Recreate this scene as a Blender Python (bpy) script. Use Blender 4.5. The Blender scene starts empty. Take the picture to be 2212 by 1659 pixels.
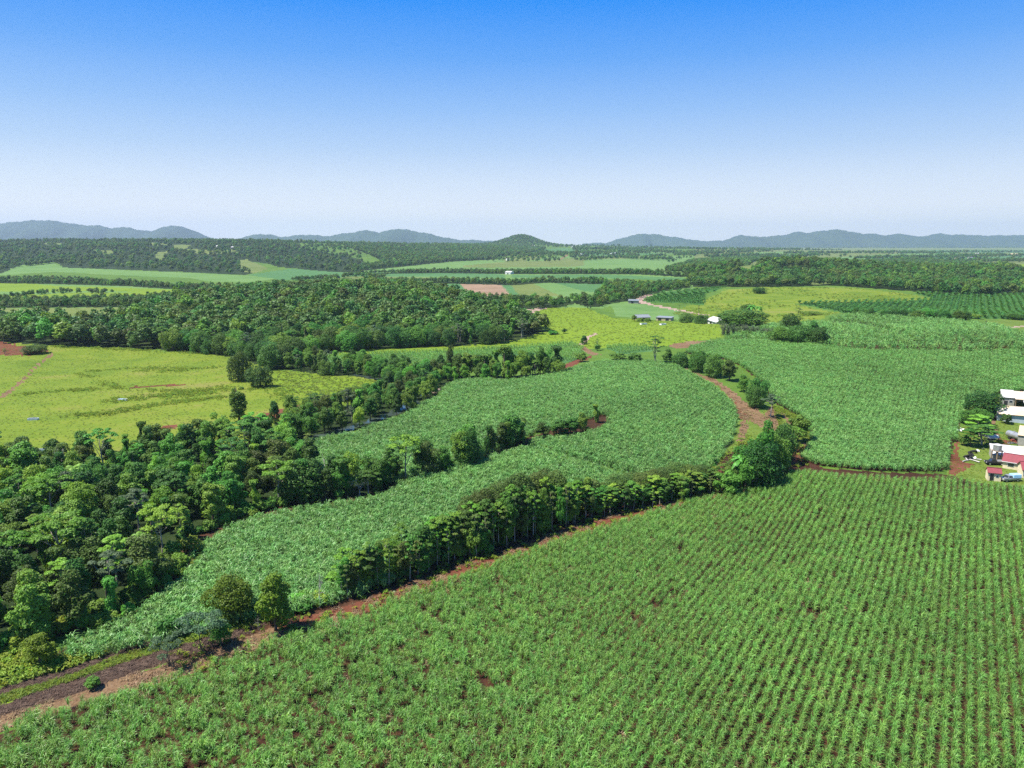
import bpy, math, random
import numpy as np
from mathutils import Vector, Matrix

import time
T0 = time.time()


def tick(s):
    print('TICK %-18s %.1f' % (s, time.time() - T0))


SC = bpy.context.scene
COL = SC.collection
PI = math.pi
rng = np.random.default_rng(7)
random.seed(7)

# ------------------------------------------------------------------ camera, sky, sun, exposure
CAM_H = 60.0
PITCH = math.radians(10.85)
EXPOSURE = 1.2
SUN_EL = math.radians(60)
SUN_AZ = math.radians(-100)         # clockwise from +Y (straight ahead): the sun stands high at the left
cam_data = bpy.data.cameras.new('camera')
cam = bpy.data.objects.new('camera', cam_data)
COL.objects.link(cam)
cam.location = (0, 0, CAM_H)
cam.rotation_euler = (math.radians(90) - PITCH, 0, 0)
cam_data.sensor_width = 36.0
cam_data.lens = 18.0 / (1106.0 / 1588.0)
cam_data.clip_start = 0.5
cam_data.clip_end = 60000
SC.camera = cam

world = bpy.data.worlds.new('World')
SC.world = world
world.use_nodes = True
nt = world.node_tree
nt.nodes.clear()
wout = nt.nodes.new('ShaderNodeOutputWorld')
wbg = nt.nodes.new('ShaderNodeBackground')
sky = nt.nodes.new('ShaderNodeTexSky')
sky.sky_type = 'NISHITA'
sky.sun_disc = False
sky.sun_elevation = SUN_EL
sky.sun_rotation = SUN_AZ
sky.altitude = 60
sky.air_density = 1.0
sky.dust_density = 0.6
sky.ozone_density = 3.0
tc = nt.nodes.new('ShaderNodeTexCoord')
sep = nt.nodes.new('ShaderNodeSeparateXYZ')
ramp = nt.nodes.new('ShaderNodeValToRGB')
el = ramp.color_ramp.elements
SKY = [(0.0, (0.90, 0.95, 1.0)), (0.045, (0.86, 0.92, 1.0)), (0.078, (0.70, 0.82, 0.98)), (0.118, (0.48, 0.67, 0.95)),
       (0.165, (0.30, 0.54, 0.95)), (0.225, (0.12, 0.39, 0.95)), (0.285, (0.015, 0.285, 0.96)), (0.6, (0.03, 0.20, 0.72)), (1.0, (0.025, 0.15, 0.55))]
while len(el) < len(SKY):
    el.new(0.5)
for e, (p, c) in zip(el, SKY):
    e.position = p
    e.color = (*c, 1)
mix = nt.nodes.new('ShaderNodeMix')
mix.data_type = 'RGBA'
mix.inputs['Factor'].default_value = 0.985
boost = nt.nodes.new('ShaderNodeVectorMath')
boost.operation = 'SCALE'
boost.inputs['Scale'].default_value = 10.0 / (2 ** EXPOSURE)
nt.links.new(tc.outputs['Generated'], sep.inputs[0])
nt.links.new(sep.outputs['Z'], ramp.inputs[0])
nt.links.new(ramp.outputs[0], boost.inputs[0])
nt.links.new(sky.outputs[0], mix.inputs['A'])
nt.links.new(boost.outputs[0], mix.inputs['B'])
nt.links.new(mix.outputs['Result'], wbg.inputs['Color'])
wbg.inputs['Strength'].default_value = 0.1
nt.links.new(wbg.outputs[0], wout.inputs[0])

sun_data = bpy.data.lights.new('sun', 'SUN')
sun_data.energy = 4.2
sun_data.angle = math.radians(1.5)
sun_data.color = (1.0, 0.955, 0.87)
sun = bpy.data.objects.new('sun', sun_data)
COL.objects.link(sun)
sdir = Vector((math.sin(SUN_AZ) * math.cos(SUN_EL), math.cos(SUN_AZ) * math.cos(SUN_EL), math.sin(SUN_EL)))
sun.rotation_euler = sdir.to_track_quat('Z', 'Y').to_euler()
sun.location = (0, 0, 300)

SC.view_settings.view_transform = 'Standard'
SC.view_settings.look = 'None'
SC.view_settings.exposure = EXPOSURE
SC.view_settings.gamma = 1.0
SC.view_settings.use_curve_mapping = False
SC.render.engine = 'CYCLES'
SC.cycles.max_bounces = 6
SC.cycles.diffuse_bounces = 4
SC.cycles.glossy_bounces = 2
SC.cycles.transmission_bounces = 3
SC.cycles.transparent_max_bounces = 4
SC.cycles.volume_bounces = 1
SC.cycles.use_denoising = False

# ------------------------------------------------------------------ terrain
HILLS = [  # x, y, height, sigma x, sigma y, turn
    (-165, 640, 13, 130, 95, 0.15), (-20, 560, 3.5, 80, 60, 0.0),
    (-1750, 3000, 60, 800, 700, 0.0), (-900, 2500, 18, 420, 420, 0.0), (-420, 3300, 20, 500, 500, 0.0),
    (650, 1180, 13, 300, 150, 0.05), (420, 1130, 17, 110, 110, 0.0), (980, 1150, 9, 250, 200, 0.0), (180, 1300, 5, 160, 150, 0),
    (316, 790, 12, 190, 110, 0.0),
    (205, 325, 10.5, 95, 62, 0.1), (300, 345, 7, 90, 70, 0),
    (262, 492, 11.5, 110, 60, 0.25), (130, 400, 4, 60, 60, 0),
    (62, 4600, 60, 95, 220, 0.0), (60, 4700, 24, 1100, 900, 0.0), (-1200, 4600, 22, 1200, 900, 0), (900, 5200, 14, 900, 900, 0),
    (40, 300, 3.0, 60, 60, 0), (-10, 250, 1.5, 60, 40, 0)]


def H(x, y):
    x = np.asarray(x, float)
    y = np.asarray(y, float)
    z = np.zeros(np.broadcast(x, y).shape)
    for (cx, cy, h, sx, sy, t) in HILLS:
        c, s = math.cos(t), math.sin(t)
        dx, dy = x - cx, y - cy
        u, v = c * dx + s * dy, -s * dx + c * dy
        z = z + h * np.exp(-0.5 * ((u / sx) ** 2 + (v / sy) ** 2))
    z = z + 0.35 * np.sin(x * 0.031 + 1.1) * np.sin(y * 0.027 + 0.4) + 0.22 * np.sin(x * 0.071 + y * 0.052) + 0.12 * np.sin(x * 0.13 - y * 0.17 + 2)
    r = np.hypot(x, y)
    far = np.clip((r - 900) / 1500, 0, 1)
    z = z + far * (2.5 * np.sin(x * 0.0061 + 0.5) * np.sin(y * 0.0047 + 1.3) + 1.6 * np.sin(x * 0.013 - y * 0.009))
    return z


CP, SP = math.cos(PITCH), math.sin(PITCH)


def cast(px, lift=0.0):
    """surveyed points: where the sight line through each point of the 2212 x 1659 photo meets the ground (lift: a height above it)"""
    px = np.asarray(px, float).reshape(-1, 2)
    xr = (px[:, 0] - 1106.0) / 1588.0
    t = (px[:, 1] - 829.5) / 1588.0
    d = np.stack([xr, CP - t * SP, -SP - t * CP], 1)
    n = len(px)
    S = 40.0 * 1.008 ** np.arange(0, 752)
    hit = np.full(n, np.nan)
    for i0 in range(0, n, 400):
        dd = d[i0:i0 + 400]
        f = CAM_H + dd[:, 2:3] * S - H(dd[:, 0:1] * S, dd[:, 1:2] * S) - lift
        below = f <= 0
        k = below.argmax(1)
        q = np.arange(len(dd))
        ok = below.any(1)
        k = np.maximum(k, 1)
        f0, f1 = f[q, k - 1], f[q, k]
        hit[i0:i0 + 400] = np.where(ok, S[k - 1] + (S[k] - S[k - 1]) * (f0 / np.maximum(f0 - f1, 1e-9)), np.nan)
    hit[np.isnan(hit)] = 9000.0
    return d[:, :2] * hit[:, None]


def densify(poly, step=26.0, closed=True):
    poly = np.asarray(poly, float)
    out = []
    n = len(poly)
    for i in range(n if closed else n - 1):
        a, b = poly[i], poly[(i + 1) % n]
        k = max(1, int(np.hypot(*(b - a)) / step))
        for j in range(k):
            out.append(a + (b - a) * j / k)
    if not closed:
        out.append(poly[-1])
    return np.array(out)


def inside(pts, poly):
    x, y = pts[:, 0], pts[:, 1]
    res = np.zeros(len(pts), bool)
    lo, hi = poly.min(0), poly.max(0)
    m = (x >= lo[0]) & (x <= hi[0]) & (y >= lo[1]) & (y <= hi[1])
    if not m.any():
        return res
    xm, ym = x[m], y[m]
    r = np.zeros(len(xm), bool)
    j = len(poly) - 1
    for i in range(len(poly)):
        xi, yi = poly[i]
        xj, yj = poly[j]
        if yi != yj:
            c = ((yi > ym) != (yj > ym)) & (xm < (xj - xi) * (ym - yi) / (yj - yi) + xi)
            r ^= c
        j = i
    res[m] = r
    return res


def wpoly(px, lift=0.0):
    return cast(densify(px), lift)


def strip_px(line, width_m, closed=False):
    """a band of even width along a line: returns a polygon on the ground"""
    w = cast(densify(line, 8.0, False))
    t = np.gradient(w, axis=0)
    t /= np.maximum(np.hypot(t[:, 0], t[:, 1])[:, None], 1e-6)
    nrm = np.stack([-t[:, 1], t[:, 0]], 1)
    return np.concatenate([w + nrm * width_m / 2, (w - nrm * width_m / 2)[::-1]])


# ------------------------------------------------------------------ materials
def rgb(c):
    return (c[0], c[1], c[2], 1.0)


def new_mat(name):
    m = bpy.data.materials.new(name)
    m.use_nodes = True
    m.node_tree.nodes.clear()
    return m, m.node_tree.nodes, m.node_tree.links


def ground_mat(name, stops, scales=(0.02, 0.15, 1.2), weights=(0.45, 0.35, 0.35), rough=0.95, bump=0.3, stripes=None):
    """stops: colours from the lowest to the highest of a mix of three noises (sizes in 1/m)"""
    m, N, L = new_mat(name)
    out = N.new('ShaderNodeOutputMaterial')
    b = N.new('ShaderNodeBsdfPrincipled')
    b.inputs['Roughness'].default_value = rough
    b.inputs['Specular IOR Level'].default_value = 0.1
    geo = N.new('ShaderNodeNewGeometry')
    acc = None
    for s, w in zip(scales, weights):
        nz = N.new('ShaderNodeTexNoise')
        nz.inputs['Scale'].default_value = s
        nz.inputs['Detail'].default_value = 5
        nz.inputs['Roughness'].default_value = 0.62
        L.new(geo.outputs['Position'], nz.inputs['Vector'])
        mm = N.new('ShaderNodeMath')
        mm.operation = 'MULTIPLY_ADD'
        L.new(nz.outputs['Fac'], mm.inputs[0])
        mm.inputs[1].default_value = w * 1.9
        mm.inputs[2].default_value = -w * 0.95
        if acc is None:
            acc = mm
        else:
            ad = N.new('ShaderNodeMath')
            ad.operation = 'ADD'
            L.new(acc.outputs[0], ad.inputs[0])
            L.new(mm.outputs[0], ad.inputs[1])
            acc = ad
    if stripes:
        ang, period, amount = stripes
        sp = N.new('ShaderNodeVectorMath')
        sp.operation = 'DOT_PRODUCT'
        L.new(geo.outputs['Position'], sp.inputs[0])
        sp.inputs[1].default_value = (math.cos(ang), -math.sin(ang), 0)
        k = N.new('ShaderNodeMath')
        k.operation = 'MULTIPLY'
        L.new(sp.outputs['Value'], k.inputs[0])
        k.inputs[1].default_value = 2 * PI / period
        sn = N.new('ShaderNodeMath')
        sn.operation = 'SINE'
        L.new(k.outputs[0], sn.inputs[0])
        ma = N.new('ShaderNodeMath')
        ma.operation = 'MULTIPLY_ADD'
        L.new(sn.outputs[0], ma.inputs[0])
        ma.inputs[1].default_value = amount
        L.new(acc.outputs[0], ma.inputs[2])
        acc = ma
    half = N.new('ShaderNodeMath')
    half.operation = 'ADD'
    half.inputs[1].default_value = 0.5
    L.new(acc.outputs[0], half.inputs[0])
    cr = N.new('ShaderNodeValToRGB')
    e = cr.color_ramp.elements
    while len(e) < len(stops):
        e.new(0.5)
    for i, c in enumerate(stops):
        e[i].position = 0.12 + 0.76 * i / (len(stops) - 1)
        e[i].color = rgb(c)
    L.new(half.outputs[0], cr.inputs[0])
    L.new(cr.outputs[0], b.inputs['Base Color'])
    if bump:
        bp = N.new('ShaderNodeBump')
        bp.inputs['Strength'].default_value = bump
        bp.inputs['Distance'].default_value = 0.6
        L.new(half.outputs[0], bp.inputs['Height'])
        L.new(bp.outputs[0], b.inputs['Normal'])
    L.new(b.outputs[0], out.inputs[0])
    return m


def leaf_mat(name, base, var_h=0.03, var_v=0.5, trans=0.35, rough=0.5, spec=0.25, patch=0.0, patch_scale=0.02, warm=(1.25, 1.1, 0.6)):
    """foliage: colour differs from plant to plant and from leaf to leaf; light passes through the leaves"""
    m, N, L = new_mat(name)
    out = N.new('ShaderNodeOutputMaterial')
    oi = N.new('ShaderNodeObjectInfo')
    at = N.new('ShaderNodeAttribute')
    at.attribute_name = 'leafvar'
    hsv = N.new('ShaderNodeHueSaturation')
    hsv.inputs['Color'].default_value = rgb(base)
    h = N.new('ShaderNodeMath')
    h.operation = 'MULTIPLY_ADD'
    L.new(oi.outputs['Random'], h.inputs[0])
    h.inputs[1].default_value = -2 * var_h
    h.inputs[2].default_value = 0.5 + var_h
    L.new(h.outputs[0], hsv.inputs['Hue'])
    v1 = N.new('ShaderNodeMath')
    v1.operation = 'MULTIPLY_ADD'
    L.new(at.outputs['Fac'], v1.inputs[0])
    v1.inputs[1].default_value = var_v
    v1.inputs[2].default_value = 1 - var_v / 2
    wn = N.new('ShaderNodeMath')
    wn.operation = 'MULTIPLY_ADD'
    fr = N.new('ShaderNodeMath')
    fr.operation = 'FRACT'
    k = N.new('ShaderNodeMath')
    k.operation = 'MULTIPLY'
    L.new(oi.outputs['Random'], k.inputs[0])
    k.inputs[1].default_value = 17.3
    L.new(k.outputs[0], fr.inputs[0])
    L.new(fr.outputs[0], wn.inputs[0])
    wn.inputs[1].default_value = var_v
    wn.inputs[2].default_value = 1 - var_v / 2
    vv = N.new('ShaderNodeMath')
    vv.operation = 'MULTIPLY'
    L.new(v1.outputs[0], vv.inputs[0])
    L.new(wn.outputs[0], vv.inputs[1])
    last = vv
    if patch:
        nz = N.new('ShaderNodeTexNoise')
        nz.inputs['Scale'].default_value = patch_scale
        nz.inputs['Detail'].default_value = 4
        L.new(oi.outputs['Location'], nz.inputs['Vector'])
        pm = N.new('ShaderNodeMath')
        pm.operation = 'MULTIPLY_ADD'
        L.new(nz.outputs['Fac'], pm.inputs[0])
        pm.inputs[1].default_value = patch * 2
        pm.inputs[2].default_value = 1 - patch
        pv = N.new('ShaderNodeMath')
        pv.operation = 'MULTIPLY'
        L.new(vv.outputs[0], pv.inputs[0])
        L.new(pm.outputs[0], pv.inputs[1])
        last = pv
    L.new(last.outputs[0], hsv.inputs['Value'])
    b = N.new('ShaderNodeBsdfPrincipled')
    b.inputs['Roughness'].default_value = rough
    b.inputs['Specular IOR Level'].default_value = spec
    L.new(hsv.outputs[0], b.inputs['Base Color'])
    t = N.new('ShaderNodeBsdfTranslucent')
    wm = N.new('ShaderNodeVectorMath')
    wm.operation = 'MULTIPLY'
    L.new(hsv.outputs[0], wm.inputs[0])
    wm.inputs[1].default_value = warm
    L.new(wm.outputs[0], t.inputs['Color'])
    ms = N.new('ShaderNodeMixShader')
    ms.inputs[0].default_value = trans
    L.new(b.outputs[0], ms.inputs[1])
    L.new(t.outputs[0], ms.inputs[2])
    L.new(ms.outputs[0], out.inputs[0])
    return m


def plain_mat(name, c, rough=0.7, metal=0.0, wear=None, wear_scale=1.5, wear_cut=0.5, spec=0.3):
    m, N, L = new_mat(name)
    out = N.new('ShaderNodeOutputMaterial')
    b = N.new('ShaderNodeBsdfPrincipled')
    b.inputs['Roughness'].default_value = rough
    b.inputs['Metallic'].default_value = metal
    b.inputs['Specular IOR Level'].default_value = spec
    geo = N.new('ShaderNodeNewGeometry')
    nz = N.new('ShaderNodeTexNoise')
    nz.inputs['Scale'].default_value = wear_scale
    nz.inputs['Detail'].default_value = 6
    L.new(geo.outputs['Position'], nz.inputs['Vector'])
    cr = N.new('ShaderNodeValToRGB')
    w = wear or tuple(x * 0.82 for x in c)
    cr.color_ramp.elements[0].position = wear_cut - 0.12
    cr.color_ramp.elements[0].color = rgb(c)
    cr.color_ramp.elements[1].position = wear_cut + 0.18
    cr.color_ramp.elements[1].color = rgb(w)
    L.new(nz.outputs['Fac'], cr.inputs[0])
    L.new(cr.outputs[0], b.inputs['Base Color'])
    L.new(b.outputs[0], out.inputs[0])
    return m


M = {}
# ground colours
M['grass'] = ground_mat('grass', [(0.035, 0.075, 0.012), (0.075, 0.14, 0.02), (0.12, 0.19, 0.03)])
M['pasture'] = ground_mat('pasture', [(0.075, 0.125, 0.012), (0.11, 0.165, 0.016), (0.145, 0.190, 0.020), (0.18, 0.175, 0.045)], (0.012, 0.06, 0.9), (0.75, 0.6, 0.4), bump=0.5)
M['bright_pasture'] = ground_mat('bright_pasture', [(0.09, 0.15, 0.012), (0.135, 0.205, 0.016), (0.17, 0.23, 0.022)], (0.012, 0.09, 1.3), (0.4, 0.4, 0.4), bump=0.5)
M['lawn'] = ground_mat('lawn', [(0.065, 0.115, 0.018), (0.105, 0.155, 0.024), (0.16, 0.18, 0.045)], (0.06, 0.3, 2.0))
M['cane_soil'] = ground_mat('cane_soil', [(0.02, 0.010, 0.006), (0.045, 0.020, 0.012), (0.09, 0.035, 0.02)], (0.05, 0.5, 3))  # dark brown soil, darkened further to paint shade between the rows
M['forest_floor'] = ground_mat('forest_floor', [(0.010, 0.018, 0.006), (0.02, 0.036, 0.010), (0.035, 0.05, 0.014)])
M['red_earth'] = ground_mat('red_earth', [(0.07, 0.024, 0.013), (0.13, 0.046, 0.026), (0.19, 0.085, 0.05)], (0.06, 0.4, 3))
M['dark_trash_and_shade'] = ground_mat('dark_trash_and_shade', [(0.03, 0.018, 0.013), (0.075, 0.045, 0.032), (0.16, 0.10, 0.07)], (0.1, 0.6, 4), (0.3, 0.4, 0.7), bump=0.8)  # brown furrow trash, reused as painted shade in the farm yard
M['dry_grass'] = ground_mat('dry_grass', [(0.09, 0.05, 0.026), (0.18, 0.11, 0.06), (0.26, 0.18, 0.105)], (0.1, 0.6, 3), (0.3, 0.4, 0.6), bump=0.6)
M['cane_litter'] = ground_mat('cane_litter', [(0.02, 0.035, 0.012), (0.035, 0.06, 0.02), (0.06, 0.075, 0.03)], (0.05, 0.5, 3))
M['hedge_soil'] = ground_mat('hedge_soil', [(0.02, 0.012, 0.008), (0.05, 0.025, 0.014), (0.11, 0.045, 0.025)], (0.1, 0.5, 2.5))
M['road'] = ground_mat('road', [(0.24, 0.16, 0.12), (0.31, 0.22, 0.17), (0.36, 0.27, 0.22)], bump=0.1)
M['ploughed'] = ground_mat('ploughed', [(0.17, 0.11, 0.065), (0.24, 0.16, 0.10), (0.3, 0.21, 0.14)], (0.02, 0.1, 0.6), stripes=(1.2, 9, 0.1))
M['pale_field'] = ground_mat('pale_field', [(0.07, 0.145, 0.035), (0.105, 0.19, 0.048), (0.145, 0.22, 0.07)], (0.01, 0.06, 0.5), stripes=(0.9, 11, 0.06))
M['cane_far'] = ground_mat('cane_far', [(0.04, 0.10, 0.032), (0.065, 0.15, 0.048), (0.095, 0.19, 0.065)], (0.01, 0.08, 0.7), (0.3, 0.4, 0.5), stripes=(0.55, 7, 0.10), bump=0.8)
M['banana_ground'] = ground_mat('banana_ground', [(0.02, 0.06, 0.015), (0.045, 0.12, 0.025), (0.08, 0.18, 0.04)], (0.02, 0.2, 0.8), bump=1.0)
M['mown_field'] = ground_mat('mown_field', [(0.065, 0.14, 0.035), (0.105, 0.19, 0.05), (0.14, 0.225, 0.075)], (0.01, 0.08, 0.8), stripes=(1.45, 9, 0.22))
M['olive_field'] = ground_mat('olive_field', [(0.075, 0.11, 0.028), (0.115, 0.15, 0.038), (0.16, 0.175, 0.055)], (0.01, 0.06, 0.5))
M['mountain'] = ground_mat('mountain', [(0.02, 0.04, 0.025), (0.03, 0.055, 0.03), (0.045, 0.07, 0.035)], (0.0015, 0.008, 0.03), bump=0.0)
# foliage
M['cane_leaf'] = leaf_mat('cane_leaf', (0.185, 0.37, 0.07), 0.018, 0.5, 0.35, 0.42, 0.4, patch=0.34, patch_scale=0.035)
M['cane_leaf_mid'] = leaf_mat('cane_leaf_mid', (0.165, 0.345, 0.085), 0.018, 0.45, 0.3, 0.45, 0.35, patch=0.35, patch_scale=0.02)  # patch noise varies the tone and paints pale sheen into the colour
M['leaf_dark'] = leaf_mat('leaf_dark', (0.075, 0.17, 0.026), 0.03, 0.7, 0.3)
M['leaf_mid'] = leaf_mat('leaf_mid', (0.115, 0.25, 0.032), 0.035, 0.7, 0.32)
M['leaf_bright'] = leaf_mat('leaf_bright', (0.16, 0.33, 0.035), 0.03, 0.6, 0.35)
M['leaf_olive'] = leaf_mat('leaf_olive', (0.095, 0.15, 0.028), 0.02, 0.7, 0.3)
M['leaf_grey'] = leaf_mat('leaf_grey', (0.10, 0.16, 0.07), 0.02, 0.5, 0.3)
M['leaf_pale'] = leaf_mat('leaf_pale', (0.10, 0.19, 0.09), 0.02, 0.5, 0.3)
M['leaf_yellow'] = leaf_mat('leaf_yellow', (0.13, 0.20, 0.015), 0.02, 0.5, 0.35)
M['leaf_far'] = leaf_mat('leaf_far', (0.09, 0.19, 0.038), 0.03, 0.5, 0.25)
M['grass_blade'] = leaf_mat('grass_blade', (0.15, 0.21, 0.02), 0.025, 0.5, 0.3, patch=0.35, patch_scale=0.03)
M['weed_leaf'] = leaf_mat('weed_leaf', (0.20, 0.29, 0.028), 0.03, 0.5, 0.35)
M['banana_leaf'] = leaf_mat('banana_leaf', (0.065, 0.18, 0.03), 0.02, 0.5, 0.35)
M['dry_leaf'] = leaf_mat('dry_leaf', (0.25, 0.17, 0.09), 0.02, 0.5, 0.2)
M['bark'] = plain_mat('bark', (0.16, 0.12, 0.085), 0.9, wear=(0.07, 0.05, 0.035), wear_scale=2)
M['bark_pale'] = plain_mat('bark_pale', (0.45, 0.40, 0.33), 0.9, wear=(0.22, 0.18, 0.14), wear_scale=1.5)
M['dead_wood'] = plain_mat('dead_wood', (0.5, 0.47, 0.43), 0.9, wear=(0.3, 0.27, 0.24))
M['water'] = plain_mat('water', (0.05, 0.07, 0.06), 0.08, spec=0.6)
M['white_roof'] = plain_mat('white_roof', (0.56, 0.55, 0.52), 0.5, wear=(0.42, 0.39, 0.33), wear_cut=0.6)
M['stained_roof'] = plain_mat('stained_roof', (0.62, 0.47, 0.30), 0.6, wear=(0.66, 0.66, 0.66), wear_scale=0.25, wear_cut=0.52)
M['rust_roof'] = plain_mat('rust_roof', (0.62, 0.52, 0.38), 0.6, wear=(0.5, 0.4, 0.28), wear_scale=0.7)
M['cream_roof'] = plain_mat('cream_roof', (0.66, 0.5, 0.31), 0.6)
M['red_roof'] = plain_mat('red_roof', (0.25, 0.055, 0.065), 0.5, wear=(0.2, 0.05, 0.055))
M['grey_roof'] = plain_mat('grey_roof', (0.22, 0.24, 0.25), 0.5)
M['grey_wall'] = plain_mat('grey_wall', (0.36, 0.34, 0.29), 0.8, wear=(0.27, 0.26, 0.22))
M['blue_wall'] = plain_mat('blue_wall', (0.46, 0.53, 0.56), 0.7, wear=(0.38, 0.44, 0.47))
M['cream_wall'] = plain_mat('cream_wall', (0.72, 0.62, 0.40), 0.8)
M['white_wall'] = plain_mat('white_wall', (0.7, 0.7, 0.66), 0.8)
M['tan_wall'] = plain_mat('tan_wall', (0.5, 0.4, 0.24), 0.8)
M['dark'] = plain_mat('dark', (0.025, 0.025, 0.027), 0.7)
M['rubber'] = plain_mat('rubber', (0.018, 0.018, 0.018), 0.8)
M['galv'] = plain_mat('galv', (0.5, 0.52, 0.53), 0.35, metal=0.6, wear=(0.38, 0.38, 0.36))
M['post_wood'] = plain_mat('post_wood', (0.26, 0.19, 0.12), 0.9)
M['pole_wood'] = plain_mat('pole_wood', (0.12, 0.10, 0.085), 0.9)
M['red_paint'] = plain_mat('red_paint', (0.3, 0.05, 0.03), 0.5, wear=(0.15, 0.06, 0.04))
M['sky_blue'] = plain_mat('sky_blue', (0.30, 0.55, 0.72), 0.4, wear=(0.4, 0.64, 0.78))
M['white_paint'] = plain_mat('white_paint', (0.8, 0.8, 0.78), 0.4)
M['glass'] = plain_mat('glass', (0.03, 0.04, 0.05), 0.1, spec=0.6)
M['rock'] = plain_mat('rock', (0.3, 0.24, 0.2), 0.9, wear=(0.2, 0.12, 0.09))


# ------------------------------------------------------------------ object helpers
def mesh_np(name, V, F, mat=None, smooth=False, leafvar=None):
    """V (n,3); F list of arrays (m,k) of one width, or one array"""
    V = np.asarray(V, np.float32)
    Fs = F if isinstance(F, list) else [F]
    Fs = [np.asarray(f, np.int32) for f in Fs if len(f)]
    me = bpy.data.meshes.new(name)
    me.vertices.add(len(V))
    me.vertices.foreach_set('co', V.ravel())
    loops = np.concatenate([f.ravel() for f in Fs])
    tot = np.concatenate([np.full(len(f), f.shape[1], np.int32) for f in Fs])
    start = np.concatenate([[0], np.cumsum(tot)[:-1]]).astype(np.int32)
    me.loops.add(len(loops))
    me.loops.foreach_set('vertex_index', loops)
    me.polygons.add(len(tot))
    me.polygons.foreach_set('loop_start', start)
    me.polygons.foreach_set('loop_total', tot)
    me.polygons.foreach_set('use_smooth', np.full(len(tot), smooth, bool))
    if leafvar is not None:
        a = me.attributes.new('leafvar', 'FLOAT', 'FACE')
        a.data.foreach_set('value', np.asarray(leafvar, np.float32))
    me.update(calc_edges=True)
    me.validate()
    if mat:
        me.materials.append(mat)
    return me


def link(name, me, parent=None, loc=None):
    o = bpy.data.objects.new(name, me)
    COL.objects.link(o)
    if parent:
        o.parent = parent
    if loc is not None:
        o.location = loc
    return o


def tag(o, label=None, cat=None, group=None, kind=None):
    if label: o['label'] = label
    if cat: o['category'] = cat
    if group: o['group'] = group
    if kind: o['kind'] = kind
    return o


def thing(name, label, cat, loc=(0, 0, 0), rz=0.0, group=None, scale=1.0):
    o = bpy.data.objects.new(name, None)
    o.empty_display_size = 0.5
    COL.objects.link(o)
    o.location = loc
    o.rotation_euler = (0, 0, rz)
    if not isinstance(scale, tuple):
        scale = (scale, scale, scale)
    o.scale = scale
    return tag(o, label, cat, group)


class MB:
    """collects boxes, tubes and sheets into one mesh"""
    def __init__(s):
        s.v, s.q, s.t = [], [], []

    def box(s, c, d, rz=0.0):
        cx, cy, cz = c
        hx, hy, hz = d[0] / 2, d[1] / 2, d[2] / 2
        b = len(s.v)
        co, si = math.cos(rz), math.sin(rz)
        for z in (-hz, hz):
            for x, y in ((-hx, -hy), (hx, -hy), (hx, hy), (-hx, hy)):
                s.v.append((cx + co * x - si * y, cy + si * x + co * y, cz + z))
        s.q += [(b, b + 3, b + 2, b + 1), (b + 4, b + 5, b + 6, b + 7), (b, b + 1, b + 5, b + 4), (b + 1, b + 2, b + 6, b + 5), (b + 2, b + 3, b + 7, b + 6), (b + 3, b, b + 4, b + 7)]
        return s

    def tube(s, pts, radii, n=6):
        pts = [Vector(p) for p in pts]
        b = len(s.v)
        for i, p in enumerate(pts):
            d = (pts[min(i + 1, len(pts) - 1)] - pts[max(i - 1, 0)]).normalized()
            u = d.orthogonal().normalized()
            w = d.cross(u)
            r = radii[i] if hasattr(radii, '__len__') else radii
            for k in range(n):
                a = 2 * PI * k / n
                s.v.append(tuple(p + u * (r * math.cos(a)) + w * (r * math.sin(a))))
        for i in range(len(pts) - 1):
            for k in range(n):
                a, c = b + i * n + k, b + i * n + (k + 1) % n
                s.q.append((a, c, c + n, a + n))
        e = len(s.v)
        s.v.append(tuple(pts[0]))
        s.v.append(tuple(pts[-1]))
        for k in range(n):
            s.t.append((b + (k + 1) % n, b + k, e))
            s.t.append((b + (len(pts) - 1) * n + k, b + (len(pts) - 1) * n + (k + 1) % n, e + 1))
        return s

    def prism(s, prof, x0, x1):
        """a profile in y,z drawn along x"""
        b = len(s.v)
        n = len(prof)
        for x in (x0, x1):
            for (y, z) in prof:
                s.v.append((x, y, z))
        for k in range(n):
            s.q.append((b + k, b + (k + 1) % n, b + n + (k + 1) % n, b + n + k))
        for k in range(1, n - 1):
            s.t.append((b, b + k + 1, b + k))
            s.t.append((b + n, b + n + k, b + n + k + 1))
        return s

    def build(s, name, mat, parent=None, smooth=False):
        fs = []
        if s.q: fs.append(np.array(s.q))
        if s.t: fs.append(np.array(s.t))
        return link(name, mesh_np(name, np.array(s.v), fs, mat, smooth), parent)


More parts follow.
